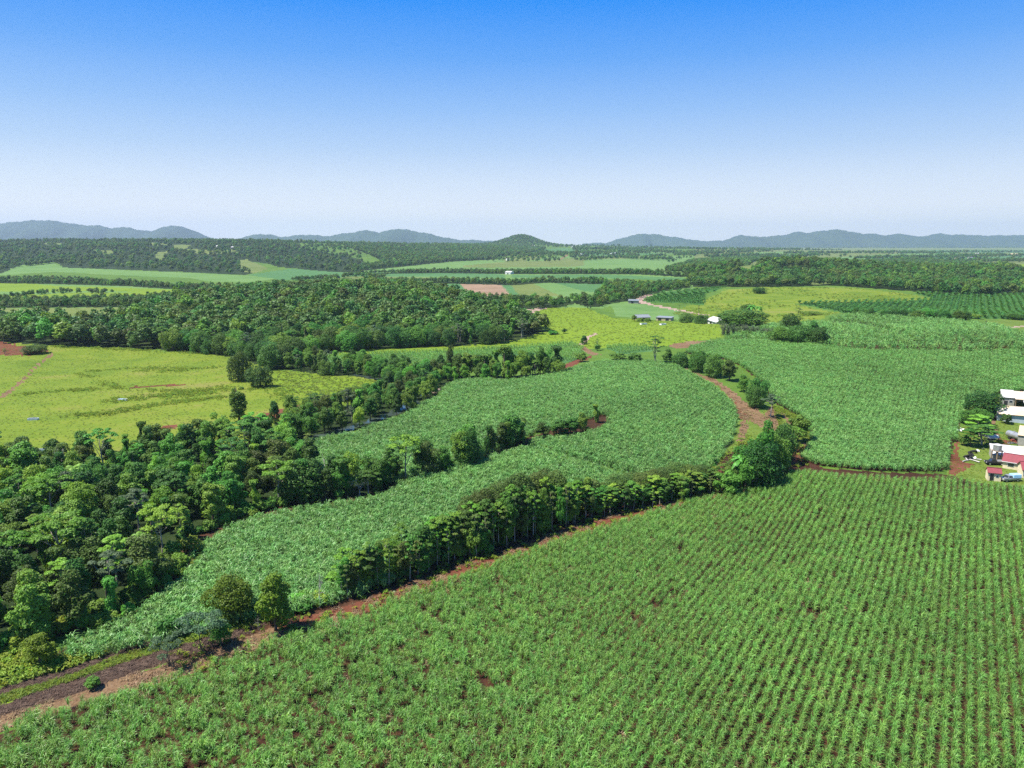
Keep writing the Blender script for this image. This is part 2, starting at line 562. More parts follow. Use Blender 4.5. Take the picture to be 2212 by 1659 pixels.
def node_scatter():
    g = bpy.data.node_groups.new('scatter', 'GeometryNodeTree')
    g.interface.new_socket('Geometry', in_out='INPUT', socket_type='NodeSocketGeometry')
    g.interface.new_socket('Kinds', in_out='INPUT', socket_type='NodeSocketCollection')
    g.interface.new_socket('Geometry', in_out='OUTPUT', socket_type='NodeSocketGeometry')
    N, L = g.nodes, g.links
    gi, go = N.new('NodeGroupInput'), N.new('NodeGroupOutput')
    ci = N.new('GeometryNodeCollectionInfo')
    ci.inputs['Separate Children'].default_value = True
    ci.inputs['Reset Children'].default_value = True
    ip = N.new('GeometryNodeInstanceOnPoints')
    ip.inputs['Pick Instance'].default_value = True

    def attr(nm, ty):
        a = N.new('GeometryNodeInputNamedAttribute')
        a.data_type = ty
        a.inputs['Name'].default_value = nm
        return a.outputs['Attribute']
    er = N.new('FunctionNodeEulerToRotation')
    L.new(gi.outputs['Geometry'], ip.inputs['Points'])
    L.new(gi.outputs['Kinds'], ci.inputs['Collection'])
    L.new(ci.outputs[0], ip.inputs['Instance'])
    L.new(attr('idx', 'INT'), ip.inputs['Instance Index'])
    L.new(attr('rot', 'FLOAT_VECTOR'), er.inputs[0])
    L.new(er.outputs[0], ip.inputs['Rotation'])
    L.new(attr('scl', 'FLOAT_VECTOR'), ip.inputs['Scale'])
    L.new(ip.outputs[0], go.inputs[0])
    return g


SCATTER = node_scatter()


def scatter(name, P, rot, scl, idx, protos, label, cat, kind='stuff'):
    """one object of uncountable plants: points that carry copies of a few plant meshes"""
    n = len(P)
    me = bpy.data.meshes.new(name)
    me.vertices.add(n)
    me.vertices.foreach_set('co', np.asarray(P, np.float32).ravel())
    rot = np.asarray(rot, np.float32)
    if rot.ndim == 1:
        rot = np.stack([np.zeros(n), np.zeros(n), rot], 1)
    scl = np.asarray(scl, np.float32)
    if scl.ndim == 1:
        scl = np.stack([scl] * 3, 1)
    a = me.attributes.new('rot', 'FLOAT_VECTOR', 'POINT')
    a.data.foreach_set('vector', rot.astype(np.float32).ravel())
    a = me.attributes.new('scl', 'FLOAT_VECTOR', 'POINT')
    a.data.foreach_set('vector', scl.astype(np.float32).ravel())
    a = me.attributes.new('idx', 'INT', 'POINT')
    a.data.foreach_set('value', np.asarray(idx, np.int32))
    c = bpy.data.collections.new(name + '_kinds')
    for i, pm in enumerate(protos):
        c.objects.link(bpy.data.objects.new('%s_kind_%02d' % (name, i), pm))
    o = link(name, me)
    md = o.modifiers.new('scatter', 'NODES')
    md.node_group = SCATTER
    key = [i.identifier for i in SCATTER.interface.items_tree if i.item_type == 'SOCKET' and i.name == 'Kinds'][0]
    md[key] = c
    return tag(o, label, cat, None, kind)

# ------------------------------------------------------------------ ground: one sheet of polar rings, cut along the edges of fields, tracks and woods
# (name, material, outline in photo points, lift of the outline above the ground in m)
F0_TOP = [(-260, 1660), (-100, 1602), (0, 1560), (100, 1520), (200, 1490), (300, 1468), (400, 1440), (500, 1408), (560, 1378), (600, 1358), (700, 1332),
          (800, 1300), (900, 1262), (1000, 1228), (1100, 1195), (1200, 1158), (1300, 1130), (1400, 1098), (1500, 1070), (1600, 1050),
          (1680, 1032), (1700, 1012), (1740, 1008), (1830, 1018), (1950, 1025), (2060, 1024), (2130, 1035), (2212, 1042), (2500, 1060)]
R1 = [(1750, 958), (1748, 931), (1729, 902), (1702, 886), (1670, 868), (1662, 850), (1652, 830), (1600, 790), (1560, 775), (1480, 762), (1500, 748),
      (1560, 738), (1640, 738), (1790, 750), (1840, 757), (1900, 759), (2000, 760), (2100, 764), (2212, 757), (2450, 752), (2450, 846), (2212, 846), (2160, 850),
      (2120, 862), (2085, 882), (2072, 920), (2056, 960), (2043, 1012), (2030, 1018), (1900, 1017), (1780, 1007), (1730, 994)]
M1 = [(656, 985), (653, 974), (680, 958), (711, 946), (770, 934), (830, 913), (872, 899), (946, 858), (965, 833), (1000, 821), (1092, 824), (1203, 808), (1235, 797),
      (1270, 786), (1300, 781), (1340, 781), (1400, 781), (1450, 788), (1480, 803), (1510, 818), (1545, 838), (1578, 868), (1594, 893), (1588, 925), (1576, 960),
      (1545, 1000), (1505, 1035), (1430, 1040), (1350, 1017), (1290, 1000), (1220, 983), (1150, 962), (1130, 958), (1150, 950), (1240, 945), (1290, 930), (1322, 905),
      (1300, 895), (1240, 915), (1150, 935), (1100, 962), (1040, 985), (980, 1010), (870, 1035), (800, 1050), (700, 1030)]
M2 = [(440, 1182), (470, 1160), (500, 1143), (560, 1122), (640, 1102), (760, 1088), (830, 1072), (880, 1042), (980, 1022), (1060, 992), (1130, 971), (1180, 979),
      (1290, 1013), (1350, 1028), (1430, 1052), (1450, 1064), (1350, 1078), (1200, 1120), (1080, 1150), (1000, 1190), (920, 1225), (820, 1268), (720, 1305), (640, 1322),
      (540, 1342), (440, 1368), (345, 1392), (217, 1416), (164, 1426), (117, 1417), (132, 1408), (176, 1387), (234, 1361), (278, 1335), (337, 1302), (407, 1246), (430, 1215)]
NEAR_FOREST = [(-200, 1440), (-200, 1016), (0, 1016), (120, 1013), (240, 1003), (330, 985), (420, 968), (520, 960), (600, 948), (650, 955), (632, 990), (690, 1040),
               (780, 1046), (870, 1030), (930, 1018), (980, 1008), (1040, 983), (1100, 958), (1140, 945), (1146, 952), (1100, 974), (1040, 995), (980, 1018), (880, 1040), (830, 1066), (740, 1080), (640, 1092), (560, 1110),
               (500, 1130), (440, 1160), (400, 1172), (388, 1205), (386, 1240), (330, 1292), (240, 1342), (130, 1374), (60, 1395)]
HILL_FOREST = [(-150, 735), (-150, 700), (0, 705), (130, 712), (220, 712), (300, 690), (390, 668), (480, 648), (560, 638), (650, 628), (760, 626), (850, 629), (930, 643), (1000, 660), (1060, 680),
               (1100, 690), (1150, 702), (1178, 714), (1140, 730), (1100, 737), (1050, 744), (950, 749), (800, 754), (700, 764), (640, 776), (590, 800), (520, 775), (420, 760), (250, 751), (90, 745), (0, 738)]
CREEK_LINE = [(594, 913), (638, 895), (711, 884), (790, 866), (843, 843), (872, 834), (843, 828), (770, 813), (697, 810), (623, 799), (588, 796), (590, 780), (640, 778), (760, 790), (860, 800),
              (948, 812), (1092, 816), (1200, 802), (1205, 808), (1092, 822), (965, 828), (946, 850), (902, 880), (872, 894), (828, 908), (770, 929), (711, 942), (661, 955), (610, 945)]
FAR_WOODS = [
    [(0, 665), (0, 652), (100, 652), (200, 650), (300, 648), (380, 642), (430, 630), (500, 632), (640, 638), (600, 648), (470, 662), (420, 668), (380, 663)],
    [(-100, 607), (60, 604), (130, 605), (250, 612), (400, 620), (560, 624), (640, 628), (560, 632), (400, 626), (270, 618), (130, 614), (-100, 610)],
    [(780, 610), (830, 608), (930, 608), (1040, 608), (1105, 611), (1180, 606), (1300, 608), (1310, 612), (1400, 615), (1490, 612), (1490, 622), (1430, 630), (1390, 640), (1380, 648), (1320, 655),
     (1290, 664), (1270, 664), (1240, 655), (1200, 665), (1130, 668), (1080, 674), (1030, 662), (985, 652), (1000, 646), (1100, 650), (1200, 654), (1285, 645), (1310, 622), (1305, 614), (1180, 611), (1105, 616), (930, 612), (780, 616)],
    [(780, 592), (948, 590), (1100, 592), (1250, 592), (1380, 593), (1500, 600), (1500, 595), (1400, 589), (1262, 588), (1100, 588), (960, 586), (860, 588)]]
HILL_WOODS = [
    [(-150, 592), (0, 590), (50, 572), (120, 566), (140, 578), (300, 584), (400, 588), (530, 594), (548, 590), (526, 585), (520, 562), (580, 570), (600, 577), (640, 580), (700, 586), (780, 590), (800, 577),
     (780, 560), (700, 545), (640, 532), (500, 520), (300, 515), (0, 510), (-150, 508)],
    [(780, 585), (830, 580), (900, 573), (980, 565), (1060, 561), (1090, 553), (1150, 545), (1180, 538), (1130, 530), (1060, 529), (980, 530), (830, 532), (740, 530), (800, 550), (830, 570)],
    [(1485, 600), (1440, 585), (1500, 566), (1560, 560), (1640, 557), (1700, 557), (1780, 572), (1900, 566), (1960, 562), (2100, 570), (2150, 578), (2212, 590), (2450, 600), (2450, 640), (2212, 635), (2100, 642), (1980, 630), (1800, 617), (1650, 620), (1500, 620)]]
CLEARINGS = [('hillside_pasture', 'olive_field', p) for p in (
    [(338, 544), (362, 543), (352, 563), (335, 563)], [(202, 540), (246, 541), (244, 548), (222, 549)], [(376, 529), (414, 529), (403, 537), (461, 541), (513, 537), (513, 546), (455, 549), (376, 544)],
    [(55, 523), (164, 526), (164, 531), (55, 526)], [(297, 522), (376, 527), (342, 531), (297, 526)], [(513, 563), (533, 560), (581, 580), (547, 590), (526, 587)],
    [(1593, 584), (1647, 558), (1695, 557), (1716, 562), (1675, 567), (1647, 567), (1634, 587), (1620, 597)], [(1716, 575), (1750, 580), (1781, 587), (1770, 594), (1723, 587), (1678, 590), (1682, 580)],
    [(1709, 604), (1811, 611), (1757, 615)], [(760, 536), (830, 534), (900, 538), (830, 541)])]

FIELDS = [
    ('far_plain', 'olive_field', [(1500, 560), (1500, 534), (2450, 534), (2450, 600), (2212, 592), (1900, 575)], 0),
    ('valley_pasture', 'pale_field', [(-150, 612), (0, 606), (400, 620), (640, 625), (1000, 612), (1300, 606), (1500, 612), (1500, 640), (1300, 665), (1080, 680), (900, 640), (640, 640), (400, 660), (300, 690), (-150, 690)], 0),
    ('valley_pasture', 'pale_field', [(700, 608), (700, 590), (860, 572), (1000, 562), (1250, 553), (1500, 553), (1500, 600), (1300, 603)], 0),
    ('cane_block', 'cane_far', [(533, 594), (632, 580), (756, 590), (800, 606), (684, 603), (608, 605)], 0),
    ('pasture_strip', 'pale_field', [(-100, 580), (51, 573), (113, 567), (130, 575), (191, 580), (301, 585), (386, 588), (533, 595), (595, 602), (547, 610), (455, 609), (410, 600), (328, 598), (191, 591), (113, 587), (40, 592), (-100, 598)], 0),
    ('bright_pasture_strip', 'bright_pasture', [(-100, 611), (27, 609), (126, 618), (236, 620), (328, 624), (393, 627), (393, 632), (308, 633), (236, 628), (126, 630), (34, 630), (-100, 630)], 0),
    ('bright_pasture_strip', 'bright_pasture', [(-100, 640), (82, 636), (164, 632), (400, 632), (400, 640), (240, 648), (144, 650), (-100, 650)], 0),
    ('bright_pasture_strip', 'bright_pasture', [(395, 640), (455, 640), (470, 660), (430, 670), (395, 662)], 0),
    ('mown_pasture', 'olive_field', [(-150, 664), (0, 666), (301, 664), (386, 662), (420, 672), (300, 700), (200, 712), (100, 712), (-150, 700)], 0),
    ('pasture_strip', 'pale_field', [(794, 582), (855, 574), (944, 573), (982, 567), (1071, 565), (1071, 570), (1009, 575), (948, 582), (866, 584), (825, 584)], 0),
    ('hillside_field', 'olive_field', [(999, 574), (1074, 567), (1180, 563), (1225, 558), (1310, 554), (1413, 554), (1413, 558), (1262, 560), (1262, 573), (1242, 576), (1163, 577), (1071, 578), (1002, 578)], 0),
    ('cane_block', 'cane_far', [(729, 589), (832, 589), (968, 590), (1071, 592), (1091, 594), (1091, 601), (968, 598), (832, 597), (729, 597)], 0),
    ('pasture_strip', 'olive_field', [(729, 602), (750, 597), (832, 598), (951, 600), (934, 604), (832, 606), (729, 608)], 0),
    ('cane_block', 'cane_far', [(1105, 594), (1310, 593), (1485, 601), (1485, 609), (1378, 603), (1276, 601), (1173, 600), (1105, 600)], 0),
    ('cane_block', 'cane_far', [(905, 614), (996, 613), (1012, 632), (968, 634), (941, 622)], 0),
    ('ploughed_field', 'ploughed', [(996, 613), (1081, 613), (1115, 628), (1108, 640), (1020, 640)], 0),
    ('cane_block', 'cane_far', [(1081, 613), (1102, 612), (1135, 628), (1128, 640), (1112, 640)], 0),
    ('stubble_field', 'olive_field', [(1102, 612), (1153, 612), (1210, 640), (1128, 640)], 0),
    ('cane_block', 'mown_field', [(1153, 611), (1184, 608), (1265, 630), (1260, 645), (1210, 640)], 0),
    ('cane_block', 'cane_far', [(1184, 607), (1303, 610), (1305, 632), (1265, 630)], 0),
    ('field_strip', 'pale_field', [(1531, 553), (1647, 544), (1764, 544), (1723, 551), (1647, 554)], 0),
    ('field_strip', 'mown_field', [(1716, 559), (1866, 553), (1962, 546), (2071, 546), (2071, 555), (1952, 557), (1866, 567), (1791, 567)], 0),
    ('field_strip', 'cane_far', [(1866, 556), (2140, 555), (2212, 549), (2450, 549), (2450, 561), (2212, 562), (2037, 568), (1880, 566)], 0),
    ('field_strip', 'cane_far', [(1900, 541), (2100, 540), (2450, 539), (2450, 544), (2200, 546), (1980, 545)], 0),
    ('field_strip', 'bright_pasture', [(2123, 573), (2212, 571), (2450, 571), (2450, 580), (2150, 578)], 0),
    ('field_strip', 'cane_far', [(1136, 541), (1221, 536), (1276, 541), (1221, 546), (1142, 545)], 0),
    ('field_strip', 'pale_field', [(1351, 541), (1485, 543), (1485, 549), (1378, 549)], 0),
    ('field_strip', 'cane_far', [(1240, 546), (1420, 547), (1420, 551), (1240, 552)], 0),
    ('field_strip', 'olive_field', [(1088, 557), (1156, 551), (1184, 555), (1139, 564), (1091, 568)], 0),
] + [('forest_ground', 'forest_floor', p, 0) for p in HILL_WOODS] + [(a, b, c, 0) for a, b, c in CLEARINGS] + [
    ('knoll_pasture', 'pasture', [(1456, 672), (1500, 655), (1521, 648), (1569, 626), (1647, 621), (1825, 621), (1883, 626), (1941, 632), (2022, 646), (1900, 652), (1716, 656), (1760, 668), (1815, 676), (1774, 690), (1660, 700), (1559, 690), (1456, 680)], 0),
    ('banana_plot', 'banana_ground', [(1385, 652), (1433, 631), (1485, 627), (1575, 621), (1524, 634), (1521, 658), (1456, 655)], 0),
    ('banana_plot', 'banana_ground', [(1717, 655), (1900, 652), (2022, 646), (1970, 632), (2037, 636), (2212, 637), (2450, 640), (2450, 695), (2212, 690), (1969, 685), (1815, 674)], 0),
    ('mown_field', 'mown_field', [(1320, 658), (1378, 654), (1490, 677), (1475, 690), (1406, 690), (1330, 682)], 0),
    ('bright_pasture', 'bright_pasture', [(1081, 683), (1136, 671), (1170, 664), (1266, 665), (1290, 676), (1320, 686), (1400, 692), (1500, 697), (1570, 700), (1560, 728), (1500, 738), (1430, 748), (1330, 752), (1240, 755), (1180, 762),
                       (1100, 768), (960, 768), (820, 775), (700, 785), (630, 785), (640, 774), (700, 763), (800, 753), (950, 748), (1130, 731), (1180, 715), (1160, 702), (1110, 692)], 0),
    ('young_cane', 'cane_far', [(620, 782), (700, 770), (850, 762), (1000, 756), (1130, 749), (1235, 740), (1262, 755), (1240, 775), (1150, 765), (1000, 775), (960, 795), (880, 805), (800, 800), (700, 795), (640, 790)], 0),
    ('dark_cane_patch', 'cane_far', [(1170, 768), (1235, 757), (1262, 765), (1250, 778), (1205, 788)], 0),
    ('dark_cane_patch', 'cane_far', [(1305, 752), (1340, 746), (1400, 748), (1410, 758), (1340, 766)], 0),
    ('dry_stubble', 'dry_grass', [(1440, 746), (1490, 737), (1545, 736), (1500, 749), (1460, 753)], 0),
    ('cane_ridge_field', 'cane_soil', [(1560, 738), (1668, 700), (1790, 700), (1800, 690), (1850, 683), (1950, 690), (2050, 696), (2140, 706), (2212, 726), (2450, 732), (2450, 754), (2212, 759), (2100, 766), (2000, 762), (1840, 759), (1790, 752), (1640, 740)], 0),
    ('grass_verge', 'lawn', [(2130, 694), (2212, 690), (2450, 694), (2450, 726), (2212, 716), (2110, 705)], 0),
    ('red_bank', 'red_earth', [(1792, 700), (1830, 700), (1880, 706), (1930, 720), (1920, 724), (1870, 712), (1830, 706)], 0),
    ('red_bank', 'red_earth', [(1207, 792), (1250, 776), (1275, 768), (1282, 771), (1262, 780), (1230, 793), (1208, 800)], 0),
    ('red_bank', 'dry_grass', [(1250, 750), (1262, 748), (1276, 757), (1296, 766), (1280, 768), (1262, 760)], 0),
    ('pasture', 'pasture', [(-200, 745), (0, 738), (90, 746), (250, 752), (330, 757), (420, 762), (492, 764), (520, 776), (590, 798), (700, 808), (780, 813), (872, 836), (843, 845), (790, 868), (711, 886), (638, 897), (594, 915),
                 (560, 950), (420, 972), (330, 988), (240, 1006), (120, 1016), (-200, 1020)], 0),
    ('shaded_clearing', 'lawn', [(45, 1045), (110, 1040), (140, 1058), (90, 1075), (50, 1072)], 0),
    ('lush_pasture', 'bright_pasture', [(600, 800), (700, 812), (800, 820), (860, 836), (790, 862), (711, 882), (650, 885), (680, 860), (610, 845), (590, 820)], 0),
    ('red_bank', 'red_earth', [(340, 925), (360, 917), (400, 918), (380, 926), (350, 932)], 0),
    ('red_bank', 'red_earth', [(530, 905), (620, 880), (690, 868), (710, 880), (640, 895), (560, 915), (515, 918)], 0),
    ('red_bank', 'red_earth', [(-100, 735), (0, 738), (50, 748), (110, 758), (60, 768), (0, 768), (-100, 766)], 0),
    ('ditch', 'red_earth', [(280, 835), (400, 829), (400, 832), (280, 839)], 0),
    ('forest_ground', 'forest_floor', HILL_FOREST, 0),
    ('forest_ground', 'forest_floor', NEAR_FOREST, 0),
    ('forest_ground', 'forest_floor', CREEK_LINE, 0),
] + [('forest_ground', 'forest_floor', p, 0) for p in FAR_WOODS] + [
    ('mid_field_edge', 'red_earth', [(620, 985), (650, 950), (690, 945), (680, 962), (660, 980), (700, 1032), (680, 1030), (640, 1005)], 0),
    ('mid_field_edge', 'hedge_soil', [(395, 1178), (440, 1150), (560, 1106), (640, 1086), (760, 1072), (830, 1058), (880, 1030), (980, 1012), (1060, 982), (1140, 945), (1300, 895), (1325, 905), (1300, 935), (1240, 950), (1130, 970), (980, 1026), (830, 1076), (640, 1106), (500, 1150), (440, 1190), (430, 1230), (380, 1290), (300, 1335), (200, 1392), (110, 1428),
                                (90, 1420), (176, 1380), (278, 1325), (337, 1292), (390, 1240)], 0),
    ('dry_grass_edge', 'dry_grass', [(392, 1180), (432, 1160), (420, 1185), (412, 1230), (380, 1275), (300, 1328), (290, 1322), (370, 1262), (392, 1215)], 0),
    ('grass_edge', 'lawn', [(412, 1180), (440, 1172), (432, 1215), (405, 1240), (412, 1215)], 0),
    ('hedgerow_ground', 'hedge_soil', [(345, 1390), (440, 1368), (540, 1342), (640, 1318), (720, 1300), (820, 1262), (920, 1220), (1000, 1188), (1080, 1150), (1200, 1118), (1350, 1076), (1450, 1058), (1545, 1010), (1600, 940), (1760, 950), (1760, 990), (1740, 1012), (1690, 1045),
                                      (1600, 1075), (1500, 1095), (1400, 1124), (1300, 1156), (1200, 1184), (1100, 1221), (1000, 1254), (900, 1290), (800, 1328), (700, 1360), (600, 1390), (500, 1430), (400, 1460)], 0),
    ('dirt_track', 'red_earth', [(x, y - 9) for x, y in F0_TOP if 590 < x < 1695] + [(x, y + 45) for x, y in F0_TOP[::-1] if 590 < x < 1695], 0),
    ('cane_field', 'cane_litter', M1, 0),
    ('cane_field', 'cane_litter', M2, 0),
    ('headland', 'cane_soil', [(1640, 1060), (1720, 985), (1760, 996), (1780, 1012), (1900, 1020), (2040, 1024), (2450, 1060), (2450, 1100), (1640, 1090)], 0),
    ('cane_field', 'cane_soil', R1, 0),
    ('farm_yard', 'lawn', [(2045, 1024), (2060, 975), (2078, 925), (2092, 885), (2125, 866), (2162, 853), (2212, 849), (2450, 849), (2450, 1070), (2212, 1050), (2130, 1045), (2060, 1030)], 0),
    ('yard_track', 'red_earth', [(2048, 1020), (2056, 985), (2066, 950), (2072, 955), (2070, 985), (2084, 1000), (2110, 1002), (2085, 1014), (2062, 1030)], 0),
    ('yard_track', 'red_earth', [(2150, 944), (2163, 944), (2180, 960), (2190, 975), (2172, 974), (2160, 960)], 0),
    ('yard_painted_shade', 'dark_trash_and_shade', [(2130, 894), (2154, 894), (2152, 908), (2134, 909)], 0),  # dark ground patch painting the big tree's shadow, not a slab
    ('junction_grass', 'lawn', [(1593, 886), (1640, 893), (1668, 872), (1702, 888), (1729, 903), (1748, 932), (1750, 958), (1730, 965), (1690, 950), (1640, 960), (1600, 955), (1563, 991), (1541, 1011), (1530, 1010), (1560, 985), (1582, 950), (1596, 915)], 0),
    ('dirt_track', 'dry_grass', [(1470, 788), (1513, 810), (1541, 817), (1586, 847), (1609, 868), (1643, 890), (1677, 918), (1690, 930), (1660, 930), (1632, 915), (1612, 908), (1614, 925), (1606, 955), (1592, 955), (1597, 925), (1602, 905), (1588, 886), (1573, 856), (1552, 833), (1513, 815)], 0),
    ('dirt_track', 'red_earth', [(1573, 856), (1582, 858), (1602, 890), (1618, 902), (1610, 908), (1600, 900), (1588, 884)], 0),
    ('dirt_track', 'dry_grass', [(1652, 892), (1668, 880), (1680, 897), (1684, 912), (1678, 920), (1660, 905)], 0),
    ('dirt_track', 'dry_grass', [(1684, 893), (1705, 900), (1728, 918), (1733, 938), (1722, 946), (1716, 925), (1700, 912)], 0),
    ('grass_strip', 'bright_pasture', [(1668, 874), (1702, 888), (1729, 903), (1748, 932), (1750, 955), (1734, 957), (1730, 930), (1712, 908), (1690, 895), (1690, 912), (1684, 920), (1678, 905)], 0),
    ('dirt_track', 'red_earth', [(1734, 957), (1752, 957), (1748, 985), (1730, 1000), (1708, 1010), (1716, 990), (1728, 975)], 0),
    # the strip of verges and furrows along the front hedge
    ('front_verge', 'dry_grass', [(-260, 1650), (0, 1545), (300, 1453), (430, 1416), (540, 1374), (600, 1350), (620, 1380), (560, 1402), (430, 1450), (300, 1488), (0, 1580), (-260, 1690)], 0),
    ('furrow', 'dark_trash_and_shade', [(-260, 1622), (0, 1523), (140, 1476), (270, 1430), (400, 1392), (520, 1358), (560, 1344), (570, 1352), (520, 1376), (400, 1418), (270, 1461), (140, 1506), (0, 1546), (-260, 1650)], 0),
    ('grass_strip', 'bright_pasture', [(-260, 1600), (0, 1503), (140, 1462), (270, 1413), (400, 1376), (500, 1350), (560, 1333), (562, 1342), (520, 1356), (400, 1391), (270, 1430), (140, 1476), (0, 1523), (-260, 1622)], 0),
    ('red_furrow', 'dark_trash_and_shade', [(-260, 1580), (0, 1488), (140, 1446), (270, 1402), (340, 1382), (345, 1391), (270, 1414), (140, 1462), (0, 1503), (-260, 1600)], 0),
    ('weed_strip', 'lawn', [(-260, 1540), (0, 1455), (110, 1425), (200, 1420), (330, 1388), (340, 1382), (270, 1402), (140, 1446), (0, 1488), (-260, 1580)], 0),
    ('weed_patch', 'lawn', [(-260, 1450), (0, 1395), (70, 1392), (120, 1418), (110, 1426), (0, 1456), (-260, 1540)], 0),
    ('cane_field', 'cane_soil', [(x, y) for x, y in F0_TOP] + [(2900, 1300), (3100, 1950), (-900, 1950), (-600, 1800)], 1.7),
]
TRACKS = [  # line, width in m, material, name
    ([(1400, 637), (1388, 642), (1380, 649), (1392, 655), (1420, 661), (1485, 674), (1528, 682)], 7, 'road', 'farm_road'),
    ([(1140, 678), (1152, 670), (1175, 665)], 7, 'road', 'farm_road'),
    ([(0, 860), (40, 830), (85, 786), (118, 760)], 1.6, 'dry_grass', 'vehicle_track'),
    ([(1254, 745), (1262, 740), (1268, 730), (1290, 720)], 3, 'road', 'farm_track'),
    ([(1210, 560), (1220, 555), (1226, 550)], 9, 'dry_grass', 'farm_track'),
    ([(1925, 723), (1880, 708), (1840, 702), (1795, 700)], 1.5, 'lawn', 'grass_verge'),
    ([(2125, 706), (2150, 711), (2180, 707), (2240, 703)], 3, 'road', 'farm_road'),
    ([(2142, 908), (2150, 925), (2156, 940)], 0.8, 'dry_grass', 'yard_path'),
    ([(280, 770), (360, 768), (470, 765)], 0.8, 'weed', 'x'),
]
WP = {}


def outline(key, px, lift=0.0):
    if key not in WP:
        WP[key] = wpoly(px, lift)
    return WP[key]


def build_ground():
    fine = np.radians(np.arange(-46, 46.01, 0.11))
    coarse = np.radians(np.concatenate([np.arange(-180, -46, 6.0), np.arange(48, 180, 6.0)]))
    ang = np.sort(np.concatenate([fine, coarse]))
    rr = [0.5, 25.0, 50.0, 62.0]
    while rr[-1] < 12400:
        r = rr[-1]
        rr.append(r + min(max(0.42, r * r / 36000), 10 if r < 1600 else 30 if r < 4000 else 150))
    rr = np.array(rr)
    nA, nR = len(ang), len(rr)
    A, R = np.meshgrid(ang, rr)
    X, Y = R * np.sin(A), R * np.cos(A)
    Z = H(X, Y)
    V = np.stack([X, Y, Z], -1).reshape(-1, 3)
    i = np.arange((nR - 1))[:, None] * nA
    j = np.arange(nA)[None, :]
    j2 = (j + 1) % nA
    F = np.stack([i + j, i + j2, i + nA + j2, i + nA + j], -1).reshape(-1, 4)
    F = F[:, ::-1]
    C = V[F].mean(1)[:, :2]
    rad = np.hypot(C[:, 0], C[:, 1])
    # ragged edges: the outlines wander by a few decimetres
    wob = np.clip(rad / 300, 0.35, 3)
    Cw = C + np.stack([np.sin(C[:, 1] * 0.9 + C[:, 0] * 0.37) + np.sin(C[:, 0] * 2.3 - C[:, 1] * 1.1), np.sin(C[:, 0] * 1.1 - C[:, 1] * 0.43) + np.sin(C[:, 1] * 2.1 + C[:, 0] * 1.7)], 1) * 0.32 * wob[:, None]
    cls = np.zeros(len(F), np.int32)
    names = [('ground', 'grass')]
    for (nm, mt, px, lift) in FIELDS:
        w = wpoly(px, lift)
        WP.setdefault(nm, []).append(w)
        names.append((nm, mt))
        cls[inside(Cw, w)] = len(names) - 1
    for (ln, wd, mt, nm) in TRACKS:
        if nm == 'x':
            continue
        names.append((nm, mt))
        cls[inside(Cw, strip_px(ln, wd))] = len(names) - 1
    for k, (nm, mt) in enumerate(names):
        f = F[cls == k]
        if not len(f):
            continue
        used, inv = np.unique(f, return_inverse=True)
        me = mesh_np(nm, V[used], inv.reshape(-1, 4), M[mt], True)
        tag(link(nm, me), kind='structure')


build_ground()


def build_mountains():
    left = [(-400, 500), (-200, 490), (-80, 486), (0, 482), (60, 476), (100, 475), (140, 480), (170, 485), (215, 487), (240, 492), (280, 490), (300, 497), (330, 499), (352, 491), (375, 486), (392, 489), (410, 497), (440, 508), (470, 519), (505, 518), (530, 510), (562, 505), (585, 506), (600, 512),
            (640, 508), (670, 506), (700, 510), (722, 507), (750, 503), (790, 497), (805, 498), (820, 502), (840, 497), (856, 493), (880, 496), (920, 503), (950, 510), (985, 517), (1050, 519), (1100, 523)]
    right = [(1260, 525), (1310, 524), (1330, 518), (1360, 509), (1390, 504), (1420, 506), (1445, 510), (1480, 515), (1510, 520), (1560, 520), (1580, 513), (1600, 507), (1620, 509), (1640, 512), (1655, 510), (1690, 508), (1705, 505), (1722, 500), (1742, 503), (1770, 499), (1800, 495), (1825, 497), (1850, 502),
             (1862, 505), (1880, 503), (1905, 508), (1940, 505), (1960, 507), (1980, 512), (2005, 508), (2030, 504), (2060, 507), (2085, 506), (2120, 509), (2160, 508), (2212, 508), (2400, 502), (2700, 512)]
    for prof, dist, nm in ((left, 10200, 'mountain_range'), (right, 11200, 'mountain_range')):
        prof = np.array(prof, float)
        # metres along the range and height above the plain, from bearing and angle of elevation
        tx = (prof[:, 0] - 1106) / 1588
        t = (prof[:, 1] - 829.5) / 1588
        k = dist / (CP - t * SP)
        xs = tx * k
        zs = CAM_H + (-SP - t * CP) * k
        gx = np.linspace(xs[0], xs[-1], 620)
        gz = np.interp(gx, xs, zs)
        gz = np.maximum(gz + 5 * np.sin(gx * 0.021) + 3 * np.sin(gx * 0.057 + 1) + 2.5 * np.sin(gx * 0.13), 5)
        gy = np.linspace(-1500, 1500, 61)
        X, Yv = np.meshgrid(gx, gy)
        spur = 1 + 0.45 * np.sin(X * 0.0042 + 2) + 0.3 * np.sin(X * 0.011)
        prof_y = np.clip(1 - (np.abs(Yv) / (900 * np.clip(spur, 0.5, 2)) ) ** 1.25, 0, 1)
        Z = gz[None, :] * prof_y * (1 - 0.18 * (np.sin(X * 0.009 + Yv * 0.006) ** 2) * (1 - prof_y)) - 3
        V = np.stack([X, Yv + dist, Z], -1).reshape(-1, 3)
        nA = X.shape[1]
        i = np.arange(X.shape[0] - 1)[:, None] * nA
        j = np.arange(nA - 1)[None, :]
        F = np.stack([i + j, i + j + 1, i + nA + j + 1, i + nA + j], -1).reshape(-1, 4)
        tag(link(nm, mesh_np(nm, V, F, M['mountain'], True)), kind='structure')


